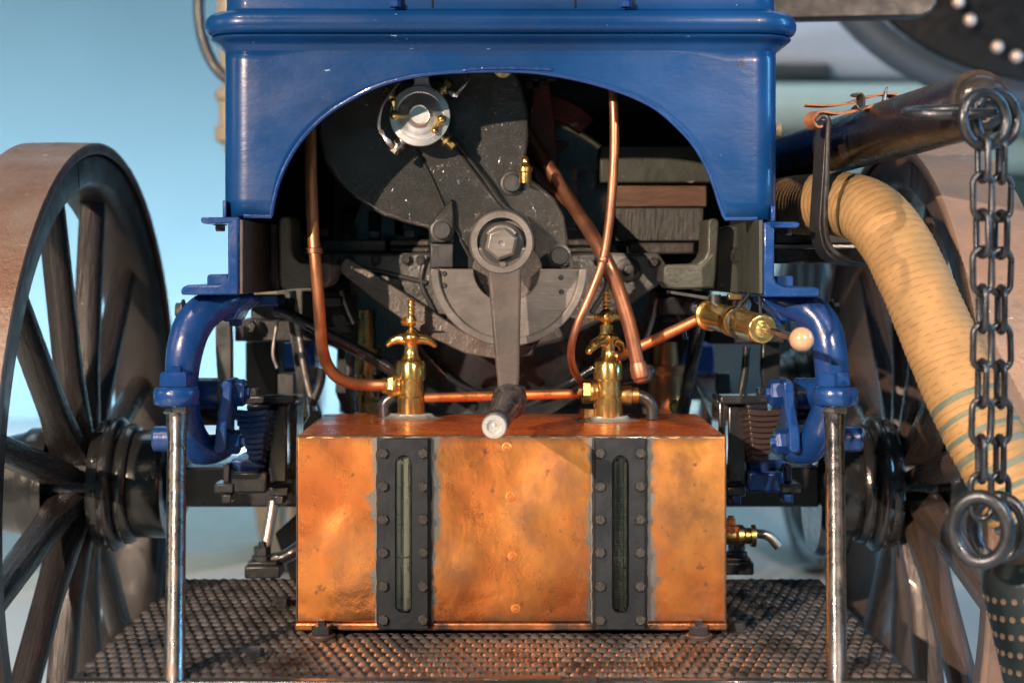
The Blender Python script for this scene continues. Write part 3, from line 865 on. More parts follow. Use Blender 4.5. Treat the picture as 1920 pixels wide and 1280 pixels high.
bm = NB(); lathe(bm, W(690, 620, 2.49), (0, 0, 1), [(0, .011), (.004, .016), (.05, .016), (.055, .011)], 20); finish("pipe_union", bm, COPT, car)

# ---- fuel tank ----
TD0, TD1 = 2.0, 2.305
ztop = W(0, 817, 2.0).z
zbot = W(0, 1166, 2.0).z
xa, xb = W(556, 0, 2.0).x, W(1361, 0, 2.0).x
bm = NB()
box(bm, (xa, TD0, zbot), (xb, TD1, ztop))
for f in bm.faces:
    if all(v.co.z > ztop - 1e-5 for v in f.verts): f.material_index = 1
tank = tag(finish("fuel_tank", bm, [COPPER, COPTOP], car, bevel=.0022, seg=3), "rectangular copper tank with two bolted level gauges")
bm = NB(); box(bm, (xa - .002, TD0 - .003, zbot - .0105), (xb + .002, TD1 + .003, zbot - .0003))
finish("bottom_flange", bm, M("stained_copper_flange", (0.42, 0.17, 0.07), .85, .40, .35, 30, bump=.8, bscale=50, col2=(.07, .05, .04), mscale=18, lo=.46, hi=.58, rough2=.5), tank, bevel=.0025)
bm = NB()     # soldered edge seam along the top front and sides, slightly uneven
pts = [Vector((xa + (xb - xa) * k / 60, TD0 + .0008, ztop - .0006 + random.uniform(-.0006, .0006))) for k in range(61)]
tube(bm, pts, .0018, 6, 1)
finish("edge_seam", bm, PATINA, tank)
bm = NB()
for xx in (xb - .0008, xa + .0008):
    tube(bm, [Vector((xx, TD0 + .001, zbot + (ztop - zbot) * k / 30)) for k in range(31)], .0016, 6, 1)
finish("edge_seam", bm, PATINA, tank)

def gauge(px0, px1):
    g0, g1 = px0, px1
    dfr = 1.988
    c = W((g0 + g1) / 2, (822 + 1180) / 2, dfr)
    hw, hh = S((g1 - g0) / 2, dfr), S(179, dfr)
    g = empty("level_gauge", c, tank)
    # back frame, wider, grey
    bm = NB()
    sw, sh = S(15, dfr), S(147, dfr)      # slot half width, half height
    def ringed(hw_, hh_, y0, y1, name, m, bev):
        bm = NB()
        inn, out_ = [], []
        n = 56
        for k in range(n):
            a = 2 * PI * (k + .5) / n
            # stadium
            t = k / n * 2 * PI
            ux, uz = math.cos(t), math.sin(t)
            straight = sh - sw
            # map parameter so that more points fall on the straight sides
            if k < n // 4 or k >= n - n // 4 or True:
                q = (k + .5) / n * 4
            side = int(q)
            f = q - side
            if side == 0: px_, pz_ = sw, -straight + 2 * straight * f; ox, oz = hw_, -hh_ + 2 * hh_ * f
            elif side == 1:
                th = PI * f; px_, pz_ = sw * math.cos(th), straight + sw * math.sin(th); ox, oz = hw_ - 2 * hw_ * f, hh_
            elif side == 2: px_, pz_ = -sw, straight - 2 * straight * f; ox, oz = -hw_, hh_ - 2 * hh_ * f
            else:
                th = PI + PI * f; px_, pz_ = sw * math.cos(th), -straight + sw * math.sin(th); ox, oz = -hw_ + 2 * hw_ * f, -hh_
            inn.append((px_, pz_)); out_.append((ox, oz))
        # snap the four outer points nearest each corner
        for cx_, cz_ in ((hw_, hh_), (-hw_, hh_), (-hw_, -hh_), (hw_, -hh_)):
            i = min(range(n), key=lambda j: (out_[j][0] - cx_) ** 2 + (out_[j][1] - cz_) ** 2)
            out_[i] = (cx_, cz_)
        V = {}
        for nm, src, y in (('if', inn, y0), ('of', out_, y0), ('ib', inn, y1), ('ob', out_, y1)):
            V[nm] = [bm.verts.new((c.x + u, y, c.z + v)) for u, v in src]
        for k in range(n):
            j = (k + 1) % n
            bm.faces.new((V['if'][k], V['of'][k], V['of'][j], V['if'][j]))
            bm.faces.new((V['ob'][k], V['ib'][k], V['ib'][j], V['ob'][j]))
            bm.faces.new((V['of'][k], V['ob'][k], V['ob'][j], V['of'][j]))
            bm.faces.new((V['ib'][k], V['if'][k], V['if'][j], V['ib'][j]))
        return finish(name, bm, m, g, bevel=bev)
    ringed(hw * .985, hh * .997, dfr - .001, dfr + .0045, "gauge_plate", GAUGE, .0008)
    bm = NB(); box(bm, (c.x - hw - .003, dfr + .0047, c.z - hh * .985), (c.x + hw + .003, TD0 - .0004, c.z + hh * 1.0))
    finish("gauge_gasket", bm, GAUGE, g, bevel=.0008)
    # lead run-out at both sides of the frame
    for s in (-1, 1):
        bm = NB()
        pts = [Vector((c.x + s * (hw + .0035 + random.uniform(-.0009, .0012)), TD0 - .0006, c.z - hh * .95 + hh * 1.93 * k / 40)) for k in range(41)]
        tube(bm, pts, [random.uniform(.0018, .0034) for _ in range(41)], 6, 1, flat=(1, .6) )
        finish("solder_bead", bm, SOLD, g)
    # glass tube inside the slot
    bm = NB(); lathe(bm, (c.x, dfr - .0035, c.z - sh + .003), (0, 0, 1), [(0, 0), (.0, sw * .55), (.006, sw * .78), (sh * 2 - .012, sw * .78), (sh * 2 - .006, sw * .55), (sh * 2 - .006, 0)], 24)
    o = finish("sight_glass", bm, GLASS, g)
    bm = NB(); box(bm, (c.x - sw * .9, dfr + .0042, c.z - sh * .97), (c.x + sw * .9, dfr + .0046, c.z + sh * .97))
    finish("gauge_scale", bm, M("greenish_gauge_back" , (0.20, 0.20, 0.14) if px0 < 900 else (0.05, .055, .045), .5, .3, .2), g)  # left back is paler, the reflection put into its colour
    bm = NB()
    for xo_, ww in ((-.30, .0012), (-.02, .0022), (.22, .0008)):
        box(bm, (c.x + sw * xo_, dfr + .0030, c.z - sh * .96), (c.x + sw * xo_ + ww, dfr + .0040, c.z + sh * .96))
    finish("glint_strip", bm, M("glint_strip", (0.95, 0.95, 0.75) if px0 < 900 else (0.13, .16, .13), .3, .3, .2), g)  # pale strips paint the glass highlights, dimmer in the right gauge
    bm = NB(); box(bm, (c.x - sw * .7, dfr + .0020, c.z - sh * .30), (c.x + sw * .7, dfr + .0029, c.z - sh * .28)); finish("level_mark", bm, M("level_mark", (.5, .5, .38), 0, .4), g)
    if px0 > 900:
        bm = NB()
        for k in range(17):
            zz = c.z - sh * .80 + k * .0075
            box(bm, (c.x - sw * .35, dfr + .0022, zz), (c.x + sw * (.25 if k % 2 else .5), dfr + .003, zz + .0007))
        finish("scale_marks", bm, M("scale_mark_paint", (.5, .4, .28), 0, .4), g)
    for k in range(6):
        for s in (-1, 1):
            y = (849, 911, 973, 1035, 1098, 1161)[k]
            p = Vector((c.x + s * hw * .80, dfr - .001, W(0, y, dfr).z))
            bolt("bolt", g, p, .0068, GREYD, None, h=.75, turn=random.uniform(0, 1))
gauge(710, 803)
gauge(1116, 1210)
for x, y in ((950, 838), (957, 931), (961, 1043), (967, 1141)):
    bm = NB(); lathe(bm, W(x, y, 2.0) + Vector((0, .0004, 0)), (0, -1, 0), [(0, .0064), (.0012, .0062), (.0014, .0048), (.0008, .0044), (.0009, .003), (.0016, .0024), (.0017, 0)], 24)
    finish("rivet", bm, COPPER, tank)
for x in (604, 1311):
    bm = NB(); p = W(x, 1180, 1.985); p.z = 0.407
    lathe(bm, Vector((p.x, 1.985, 0.402)), (0, 0, 1), [(0, .0175), (.004, .018), (.006, .0165), (.006, 0)], 24)
    finish("foot_washer", bm, SPRB, tank)
    bm = NB(); lathe(bm, Vector((p.x, 1.985, 0.4085)), (0, 0, 1), [(0, .0135), (.009, .0135), (.0105, .0118), (.0105, .0055), (.017, .005), (.0175, 0)], 6, up=(.3, 1, 0))
    finish("foot_nut", bm, IRON, tank, sharp=20)
    bm = NB(); box(bm, (p.x - .02, 1.995, .4002), (p.x + .02, 2.05, .4042)); finish("foot", bm, BLACK, tank, bevel=.001)
bm = NB()
for xx in (-.23, .20):
    box(bm, (xx - .03, 2.03, .40), (xx + .03, 2.28, zbot - .011))
finish("tank_rail", bm, BLACK, tank, bevel=.002)

# ---- valves on the tank ----
def valve(px, d, tall):
    base = W(px, 0, d); base.z = ztop
    v = empty("fuel_valve", base, car)
    tag(v, "brass tank valve on the left with tee handle" if not tall else "brass tank valve on the right with petcock on top")
    def zz(y): return W(0, y, d).z - ztop
    k = S(1, d)
    y0 = 0
    prof = [(0, 27 * k if tall else 25.5 * k), (zz(745), (27 if tall else 25.5) * k), (zz(744), 25.5 * k), (zz(742), 23.5 * k), (zz(713), 23.5 * k), (zz(711), 25 * k), (zz(709), 27.5 * k), (zz(682), 27.5 * k), (zz(679), 26 * k), (zz(676), 24 * k), (zz(675), 15 * k), (zz(672), 13.5 * k)]
    bm = NB(); lathe(bm, base, (0, 0, 1), prof, 48)
    finish("valve_body", bm, BRASS, v, sharp=35)
    # solder blob at the foot
    bm = NB(); lathe(bm, base, (0, 0, 1), [(0.0003, 46 * k), (.0014, 34 * k), (.004, 28 * k), (.007, 26 * k)], 32)
    for vv in bm.verts: vv.co.x = base.x + (vv.co.x - base.x) * (1.25 + .25 * math.sin(vv.co.y * 400)) 
    finish("solder_fillet", bm, SOLD, v)
    # stem with drooping tee handle
    bm = NB()
    lathe(bm, base + Vector((0, 0, zz(674))), (0, 0, 1), [(0, 19 * k), (3 * k, 17 * k), (8 * k, 14 * k), (20 * k, 12.5 * k), (32 * k, 14 * k), (38 * k, 18 * k), (41 * k, 20 * k), (47 * k, 17 * k), (51 * k, 11 * k), (55 * k, 8 * k)], 32)
    if not tall:
        arms = [[(770, 637), (750, 636), (737, 639), (728, 646)], [(770, 637), (790, 636), (804, 639), (815, 647)]]
        for a_ in arms: tube(bm, [W(x, y, d) for x, y in a_], [13 * k, 9.5 * k, 8 * k, 5 * k], 16, 8); sphere(bm, W(*a_[-1], d), 5 * k)
    else:
        tube(bm, [W(1136, 640, d), W(1124, 640, d - .018), W(1112, 648, d - .03), W(1104, 658, d - .038)], [13 * k, 9.5 * k, 9 * k, 7 * k], 16, 8); sphere(bm, W(1104, 658, d - .038), 7 * k)
        tube(bm, [W(1136, 640, d), W(1150, 638, d + .018), W(1162, 644, d + .03), W(1166, 654, d + .04)], [13 * k, 9.5 * k, 8 * k, 6 * k], 16, 8); sphere(bm, W(1166, 654, d + .04), 6 * k)
    finish("tee_handle", bm, BRASS, v, sharp=80)
    if not tall:
        top = base + Vector((0, 0, zz(622)))
        bm = NB(); lathe(bm, top, (0, 0, 1), [(0, 8 * k), (6 * k, 5 * k), (9 * k, 4 * k), (13 * k, 8 * k), (16 * k, 10 * k), (24 * k, 10 * k), (30 * k, 7 * k), (33 * k, 4.5 * k)], 24)
        cyl(bm, top + Vector((-12 * k, 0, 20 * k)), top + Vector((-9 * k, -.004, 20 * k)), 9 * k)
        finish("petcock", bm, BRASS, v)
        bm = NB(); box(bm, top + Vector((-7 * k, -.012, 17 * k)), top + Vector((23 * k, -.006, 20 * k))); finish("cock_lever", bm, BRASS, v, bevel=.0008)
        hz, hx = top + Vector((0, 0, 32 * k)), 0
        n_ = 4
    else:
        top = base + Vector((-3 * k, 0, zz(628)))
        bm = NB(); lathe(bm, top, (0, 0, 1), [(0, 13 * k), (5 * k, 13 * k), (5.5 * k, 11 * k), (7 * k, 11 * k)], 24)
        lathe(bm, top + Vector((0, 0, 7 * k)), (0, 0, 1), [(0, 12 * k), (12 * k, 12 * k)], 6)
        lathe(bm, top + Vector((0, 0, 19 * k)), (0, 0, 1), [(0, 9 * k), (3 * k, 7 * k), (7 * k, 13 * k), (14 * k, 16 * k), (21 * k, 15 * k), (27 * k, 9 * k), (30 * k, 7 * k)], 24)
        finish("petcock", bm, BRASS, v)
        bm = NB(); q = top + Vector((0, 0, 34 * k))
        lathe(bm, q + Vector((-12 * k, 0, 0)), (-1, 0, 0), [(0, 8 * k), (6 * k, 6 * k), (9 * k, 7.5 * k), (11 * k, 4 * k), (24 * k, 4 * k)], 18)
        lathe(bm, q + Vector((12 * k, 0, 0)), (1, -.2, 0), [(0, 8.5 * k), (8 * k, 8 * k), (8.1 * k, 6 * k), (14 * k, 6 * k), (15 * k, 3 * k)], 6)
        finish("cock_lever", bm, BRASS, v, sharp=25)
        hz = top + Vector((0, 0, 48 * k)); n_ = 5
    bm = NB(); pr = [(0, 5.5 * k)]
    for i in range(n_):
        t = i * 7 * k
        pr += [(t + 1 * k, 5.5 * k), (t + 3 * k, 7.8 * k), (t + 5 * k, 7.4 * k), (t + 6.5 * k, 5.0 * k)]
    pr += [(n_ * 7 * k, 6 * k)]
    lathe(bm, hz, (0, 0, 1), pr, 20)
    finish("hose_barb", bm, BRASS, v, sharp=70)
    # side nut to the left
    yn = 723 if not tall else 734
    cz = W(0, yn, d).z
    bm = NB()
    lathe(bm, (base.x - 20 * k, d, cz), (-1, -.02, 0), [(0, 19 * k), (6 * k, 20 * k), (9 * k, 22 * k), (14 * k, 22 * k), (15 * k, 19 * k)], 28)
    lathe(bm, (base.x - 34 * k, d, cz), (-1, -.05, 0), [(0, 22 * k), (1 * k, 23 * k), (14 * k, 23 * k) if tall else (9 * k, 20 * k), (15 * k, 20 * k) if tall else (11 * k, 17 * k)], 6, up=(0, .3, 1))
    lathe(bm, (base.x - 48 * k, d, cz), (-1, 0, 0), [(0, 13 * k), (8 * k, 13 * k), (9 * k, 11 * k)] if tall else [(-4 * k, 15 * k), (6 * k, 15 * k), (7 * k, 11 * k)], 20)
    finish("union_nut", bm, BRASSD if tall else BRASS, v, sharp=28)
    if tall:
        bm = NB(); c2 = W(1172, 742, d)
        lathe(bm, (base.x + 22 * k, d + .01, W(0, 742, d).z), (1, 0, 0), [(0, 16 * k), (14 * k, 19 * k), (22 * k, 19 * k), (24 * k, 15 * k), (36 * k, 15 * k), (37 * k, 12 * k)], 24)
        finish("side_union", bm, BRASSD, v)
        bm = NB(); tube(bm, [W(1178, 742, d + .01), W(1196, 742, d + .01), W(1212, 748, d + .01), W(1222, 762, d + .01), W(1223, 785, d + .01)], 12 * k, 18, 8)
        finish("elbow_pipe", bm, BLACK, v)
        bm = NB(); lathe(bm, (base.x - 36 * k, d + .005, ztop), (0, 0, 1), [(0, 13 * k), (5 * k, 13 * k), (6 * k, 17 * k), (22 * k, 17 * k)], 6); finish("base_nut", bm, BRASSD, v)
    else:
        bm = NB(); tube(bm, [W(752, 740, d + .02), W(735, 745, d + .02), W(722, 757, d + .02), W(722, 780, d + .02)], 12 * k, 18, 8); finish("elbow_pipe", bm, IRON, v)
valve(771, 2.235, False)
valve(1140, 2.20, True)
# small dark pump end behind the right valve
bm = NB(); tube(bm, [W(1165, 705, 2.26), W(1190, 700, 2.25), W(1212, 698, 2.24)], .012, 16, 6); sphere(bm, W(1214, 698, 2.24), .0125); finish("lever_ball", bm, BLACKG, car)

# ---- brass priming cylinder ----
pc = empty("brass_cylinder", W(1380, 600, 2.05), car)
tag(pc, "polished brass hand pump cylinder with ball knob")
a = W(1330, 590, 2.16); b = W(1430, 617, 1.96); ax = b - a; Ln = ax.length
bm = NB(); lathe(bm, a, ax, [(-.004, 0), (-.004, .014), (0, .019), (.002, .022), (.008, .022), (.010, .0185), (Ln * .5, .0185), (Ln - .012, .0185), (Ln - .010, .0185)], 40)
finish("cylinder_barrel", bm, BRASS, pc)
bm = NB(); lathe(bm, a + ax * .45, ax, [(0, .0192), (0, .0205), (.006, .0208), (.012, .0205), (.012, .0192)], 40); lathe(bm, a + ax * .52, ax, [(0, .0195), (.002, .0207), (.006, .0207), (.008, .0195)], 40)
finish("cylinder_band", bm, BRASSD, pc)
bm = NB(); lathe(bm, b - ax.normalized() * .010, ax, [(0, .0185), (.002, .019), (.008, .0188), (.0095, .018), (.0105, .0165), (.0095, .012), (.0105, .008), (.013, .006), (.013, 0)], 40)
finish("cylinder_cap", bm, BRASS, pc, sharp=60)
c = W(1503, 636, 1.86)
bm = NB(); cyl(bm, b, c, .0048); finish("plunger_rod", bm, STEEL, pc)
bm = NB(); sphere(bm, c, .0148, n=32); finish("ball_knob", bm, KNOB, pc)
bm = NB(); cyl(bm, W(1340, 552, 2.15), W(1340, 578, 2.15), .009); finish("cylinder_hanger", bm, GREYD, pc)
bm = NB()
tube(bm, [W(1417, 472, 2.16), W(1418, 500, 2.14), W(1408, 545, 2.10), W(1386, 575, 2.05), W(1368, 592, 2.02), W(1366, 615, 2.02), W(1378, 632, 2.03)], .0022, 8, 8)
tube(bm, [W(1424, 472, 2.16), W(1423, 520, 2.1), W(1425, 560, 2.06), W(1426, 592, 2.0)], .0020, 8, 8)
finish("tie_cord", bm, ROPE, pc)
bm = NB(); prism(bm, [(1258, 545), (1330, 556), (1330, 563), (1258, 551)], 2.14, 2.20); finish("bracket_strip", bm, GREYD, car, bevel=.001)
bm = NB(); pbox(bm, 1366, 552, 1392, 562, 2.15, 2.17); finish("small_plate", bm, BRASSD, car, bevel=.001)

# ---- blue dumb irons, shackles, springs ----
def horn(sgn):
    h = empty("dumb_iron", W(345 if sgn < 0 else 1550, 700, 2.05), car)
    bm = NB()
    if sgn < 0:
        pts = [(470, 563, 2.10), (432, 566, 2.07), (390, 580, 2.05), (362, 610, 2.04), (347, 655, 2.03), (341, 705, 2.03), (342, 755, 2.03), (350, 805, 2.04), (375, 840, 2.06), (412, 838, 2.08), (425, 822, 2.09)]
        rr = [S(v, 2.04) for v in (16, 26, 34, 36, 34, 31, 31, 33, 31, 26, 22)]
    else:
        pts = [(1440, 563, 2.10), (1470, 568, 2.07), (1515, 582, 2.05), (1542, 612, 2.04), (1555, 655, 2.03), (1560, 705, 2.03), (1556, 755, 2.03), (1540, 805, 2.04), (1518, 838, 2.06), (1492, 842, 2.08), (1480, 828, 2.09)]
        rr = [S(v, 2.04) for v in (16, 26, 33, 34, 32, 31, 31, 33, 30, 26, 22)]
    tube(bm, [W(*p) for p in pts], rr, 28, 10)
    finish("curved_iron", bm, BLUE2, h, sharp=70)
    s = sgn
    def X(v): return v if s < 0 else 1903 - v      # mirror of the left side's pixels
    cxr = 331 if s < 0 else 1566
    # collar with nut that holds the rod
    bm = NB(); lathe(bm, W(cxr, 760, 1.985), (0, 0, 1), [(0, .024), (.003, .029), (.018, .029), (.023, .027), (.025, .018)], 32)
    finish("rod_collar", bm, BLUE2, h, sharp=60)
    bm = NB(); q = W(cxr, 723, 1.985); lathe(bm, q, (0, 0, 1), [(0, .021), (.014, .021), (.018, .0185), (.018, .008), (.024, .008), (.026, .006)], 6, up=(.25, 1, 0))
    finish("rod_nut", bm, BLUE2, h, sharp=20)
    # shackle: near and far pins with hex ends, plate
    bm = NB(); cyl(bm, W(X(360), 738, 2.09), W(X(412), 738, 2.09), .0215); finish("spring_eye", bm, BLUE2, h)
    bm = NB(); cyl(bm, W(X(360), 775, 2.11), W(X(412), 775, 2.11), .016); finish("spring_eye", bm, BLACKG, h)
    bm = NB()
    o_ = [(414, 718), (420, 713), (430, 713), (435, 719), (432, 760), (424, 800), (424, 842), (418, 850), (406, 850), (400, 842), (405, 795), (412, 755)]
    o_ = [(X(x), y) for x, y in o_]
    if s > 0: o_ = o_[::-1]
    prism(bm, o_, 2.035, 2.10); finish("shackle_plate", bm, BLUE2, h, bevel=.003)
    for yy, xx, r_ in ((736, 434, .0185), (828, 424, .0165)):
        bm = NB(); p0 = W(X(xx), yy, 2.07)
        lathe(bm, p0, (-s, 0, 0), [(0, r_), (.016, r_), (.019, r_ * .88), (.019, r_ * .5), (.024, r_ * .45), (.0245, 0)], 6, up=(0, .3, 1))
        finish("shackle_nut", bm, BLUE2, h, sharp=20)
    bm = NB(); cyl(bm, W(X(288), 822, 2.08), W(X(335), 822, 2.08), .0175); finish("pin_head", bm, BLUE2, h, bevel=.003)
    # clamp under the flange
    bm = NB()
    o_ = [(395, 556), (474, 556), (474, 566), (450, 584), (440, 602), (420, 604), (405, 590)]
    o_ = [(X(x), y) for x, y in o_]
    if s > 0: o_ = o_[::-1]
    prism(bm, o_, 2.06, 2.14); finish("clamp", bm, BLUE2, h, bevel=.004)
    bolt("bolt", h, W(X(442), 600, 2.08), .009, BLUE2, DOWN, h=.9)
    # the wing nut seen against the light
    bm = NB(); cyl(bm, W(X(330), 581, 2.16), W(X(342), 581, 2.16), .010, None, 6); cyl(bm, W(X(342), 581, 2.16), W(X(345), 581, 2.16), .015, None, 20); cyl(bm, W(X(345), 581, 2.16), W(X(372), 581, 2.16), .005)
    finish("side_nut", bm, BLACK, h)
    # leaf spring: stacked leaves, running back
    sp = empty("leaf_spring", W(X(470), 820, 2.3), car)
    for k in range(9):
        y_px = 766 + k * 10.5
        d0 = 2.15 + k * .005
        bm = NB()
        xo = 437 + k * 3.5 if s < 0 else 437 + k * 3.0
        xi = 501 - k * 1.2
        n = 10
        lastT = None
        xs = sorted((W(X(xo), 0, d0).x, W(X(xi), 0, d0).x))
        rows_ = []
        for i in range(n + 1):
            y = d0 + (0.62 - k * .03) * i / n
            z = W(0, y_px, d0).z - .09 * math.sin(PI * i / n) * .3 + (k * .0 )
            zc = [z - .0008 * (1 - (u / 3 - 1) ** 2) * 3 for u in range(7)]
            ring = []
            for u in range(7):
                x = xs[0] + (xs[1] - xs[0]) * u / 6
                ring.append((x, y, z - .0022 * (1 - (u / 3 - 1) ** 2)))
            th = .0084
            rows_.append([bm.verts.new(q) for q in ring] + [bm.verts.new((q[0], q[1], q[2] - th)) for q in ring[::-1]])
        for A, B in zip(rows_, rows_[1:]):
            m_ = len(A)
            for q in range(m_): bm.faces.new((A[q], A[(q + 1) % m_], B[(q + 1) % m_], B[q]))
        bm.faces.new(rows_[0][::-1]); bm.faces.new(rows_[-1])
        finish("spring_leaf", bm, BLUE2 if s < 0 else SPRB, sp, bevel=.0018)
    # clamp block with U-bolt plate
    CL = [(445, 742, 553, 758, 2.22, 2.26), (503, 758, 538, 905, 2.24, 2.34), (540, 745, 556, 900, 2.3, 2.38), (462, 758, 503, 770, 2.21, 2.26)]
    for x0, y0, x1, y1, da, db in CL:
        bm = NB(); q0, q1 = sorted((X(x0), X(x1))); pbox(bm, q0, y0, q1, y1, da, db); finish("spring_clamp", bm, BLACKG, sp, bevel=.003)
    bm = NB(); q0, q1 = sorted((X(433), X(500))); pbox(bm, q0, 861, q1, 883, 2.26, 2.36); finish("spring_seat", bm, BLUE2, sp, bevel=.003)
    bm = NB(); pbox(bm, q0, 885, q1, 925 if s < 0 else 923, 2.23, 2.36); finish("spring_seat", bm, BLACK if s < 0 else BLUE2, sp, bevel=.004)
    for xx in (476, 424):
        bm = NB(); q0, q1 = X(xx) - 6, X(xx) + 6; pbox(bm, q0, 868 if xx == 424 else 728, q1, 905 if xx == 424 else 742, 2.24, 2.26)
        finish("clamp_stud", bm, BLACKG, sp, bevel=.002)
    for xx, yy in ((419, 916), (424, 936), (522, 922), (522, 938)):
        q0, q1 = X(xx) - (18 if yy < 930 else 9), X(xx) + (18 if yy < 930 else 9)
        bm = NB(); pbox(bm, q0, yy - 9, q1, yy + 8, 2.225, 2.27); finish("clamp_nut", bm, BLACKG if s < 0 else (BLUE2 if yy > 930 else BLACKG), sp, bevel=.002)
horn(-1); horn(1)

def rod(px, d, mtl):
    r_ = empty("guard_rod", W(px, 755, d), car)
    bm = NB(); lathe(bm, W(px, 775, d), (0, 0, 1), [(0, .016), (.003, .0175), (.0125, .0175), (.0135, .014)], 6, up=(.2, 1, 0))
    finish("lock_nut", bm, RODM, r_, sharp=20)
    bm = NB(); top = W(px, 774, d); bot = W(px - 6 if px < 900 else px + 5, 1420, 1.745)
    lathe(bm, bot, top - bot, [(0, .0118), ((top - bot).length - .035, .0120), ((top - bot).length - .012, .0135), ((top - bot).length, .0135)], 28)
    finish("rod", bm, mtl, r_)
rod(332, 1.985, RODM)
rod(1565, 1.985, RODM)

# dark hangers and blurred bars behind the horns
for pts, m_ in (([(404, 600), (432, 600), (434, 640), (434, 745), (410, 745), (404, 660)], GREYD), ([(1430, 640), (1462, 640), (1464, 740), (1432, 740), (1428, 690)], BLACK), ([(540, 600), (556, 600), (578, 780), (566, 800)], BLACK), ([(1300, 610), (1322, 610), (1290, 790), (1268, 790)], DARK)):
    bm = NB(); prism(bm, pts, 2.42, 2.44); finish("hanger_bar", bm, m_, car, bevel=.002)
for r_ in ((470, 560, 540, 600, 2.3, BLACK), (440, 600, 585, 640, 2.5, DARK), (500, 640, 590, 690, 2.85, BLUE2), (1258, 640, 1340, 700, 2.85, BLUE2), (1330, 590, 1475, 645, 2.6, DARK), (636, 690, 652, 775, 2.9, GREYD), (460, 640, 520, 750, 2.6, DARK), (1240, 556, 1480, 590, 2.36, BLACK), (430, 553, 520, 575, 2.2, BLUE2)):
    bm = NB(); pbox(bm, r_[0], r_[1], r_[2], r_[3], r_[4], r_[4] + .08); finish("frame_bracket", bm, r_[5], car, bevel=.003)
# sump and lower casings fill the middle, leaving the gaps of light at either side
bm = NB(); prism(bm, [(640, 600), (1260, 600), (1262, 720), (1200, 800), (690, 800), (646, 735)], 2.78, 2.95); finish("sump", bm, BLACKG, eng, bevel=.01)
bm = NB(); prism(bm, [(500, 690), (570, 690), (600, 780), (590, 900), (500, 900)], 2.9, 2.95); finish("frame_bracket", bm, DARK, car, bevel=.004)
bm = NB(); prism(bm, [(1330, 690), (1400, 760), (1400, 860), (1300, 860)], 2.9, 2.95); finish("frame_bracket", bm, SPRB, car, bevel=.004)
bm = NB(); prism(bm, [(565, 545), (690, 545), (700, 790), (650, 790), (628, 735), (632, 655), (598, 640), (565, 650)], 2.62, 2.66); finish("chassis_plate", bm, DARK, car, bevel=.003)
bm = NB(); prism(bm, [(1215, 545), (1330, 545), (1330, 640), (1295, 640), (1262, 720), (1215, 720)], 2.62, 2.66); finish("chassis_plate", bm, DARK, car, bevel=.003)
bm = NB(); box(bm, (-.27, 3.2, .60), (.42, 5.1, 1.36)); box(bm, (-.36, 3.0, 1.0), (-.2705, 4.2, 1.36)); tag(finish("rear_body", bm, DARK, car, bevel=.02), "dark rear body seen through the gaps")
# flat rails on the right, at hose height
bm = NB(); pbox(bm, 1452, 432, 1600, 458, 2.25, 2.33); pbox(bm, 1452, 466, 1560, 494, 2.22, 2.26); finish("side_rail", bm, BLACKG, car, bevel=.003)
bm = NB(); pbox(bm, 1452, 458.5, 1610, 465, 2.24, 2.36); finish("side_rail", bm, ZINC, car, bevel=.001)

# small rods, levers and brackets catching light at either side of the tank
for pts, r_, m_ in (([(548, 545), (560, 620), (572, 700), (590, 770)], .0055, ZINC), ([(520, 600), (512, 660), (520, 690)], .003, ZINC), ([(640, 545), (652, 580), (664, 606)], .003, ZINC),
                    ([(585, 760), (600, 720), (604, 690)], .007, BLACKG), ([(1322, 560), (1310, 640), (1292, 720), (1278, 785)], .0075, BLACKG), ([(1400, 650), (1396, 700), (1388, 745)], .006, BLACK),
                    ([(1232, 560), (1222, 600), (1206, 650)], .0045, ZINC), ([(660, 640), (655, 700), (662, 772)], .008, GREYD), ([(560, 790), (552, 850), (556, 930)], .006, BLACK), ([(1258, 560), (1276, 600), (1284, 636)], .006, IRON)):
    bm = NB(); tube(bm, [W(x, y, 2.40) for x, y in pts], r_, 12, 6); finish("linkage_rod", bm, m_, car)
for x, y, d_, m_ in ((470, 612, 2.48, GREYD), (566, 612, 2.48, GREYD), (640, 598, 2.44, IRON), (1350, 606, 2.55, ZINC), (1446, 610, 2.55, IRON), (1300, 575, 2.34, IRON), (1390, 572, 2.34, ZINC), (700, 760, 2.42, BRASSD), (1270, 760, 2.5, BRASSD)):
    bolt("bolt", car, W(x, y, d_), .0105, m_, None, h=1.1, washer=True, turn=y)
for x0, y0, x1, y1, d_ in ((588, 556, 640, 574, 2.36), (604, 610, 660, 622, 2.46), (1244, 590, 1300, 604, 2.46), (1344, 700, 1372, 740, 2.5), (520, 700, 552, 742, 2.46)):
    bm = NB(); pbox(bm, x0, y0, x1, y1, d_, d_ + .03); finish("small_bracket", bm, GREYD, car, bevel=.003)

# ---- axle ----
AXZ = .875 - (907 - 502) * 2.45 / F
bm = NB(); box(bm, (W(345, 0, 2.45).x, 2.42, AXZ - .032), (W(1530, 0, 2.45).x, 2.48, AXZ + .030))
finish("front_axle", bm, BLACK, car, bevel=.004)

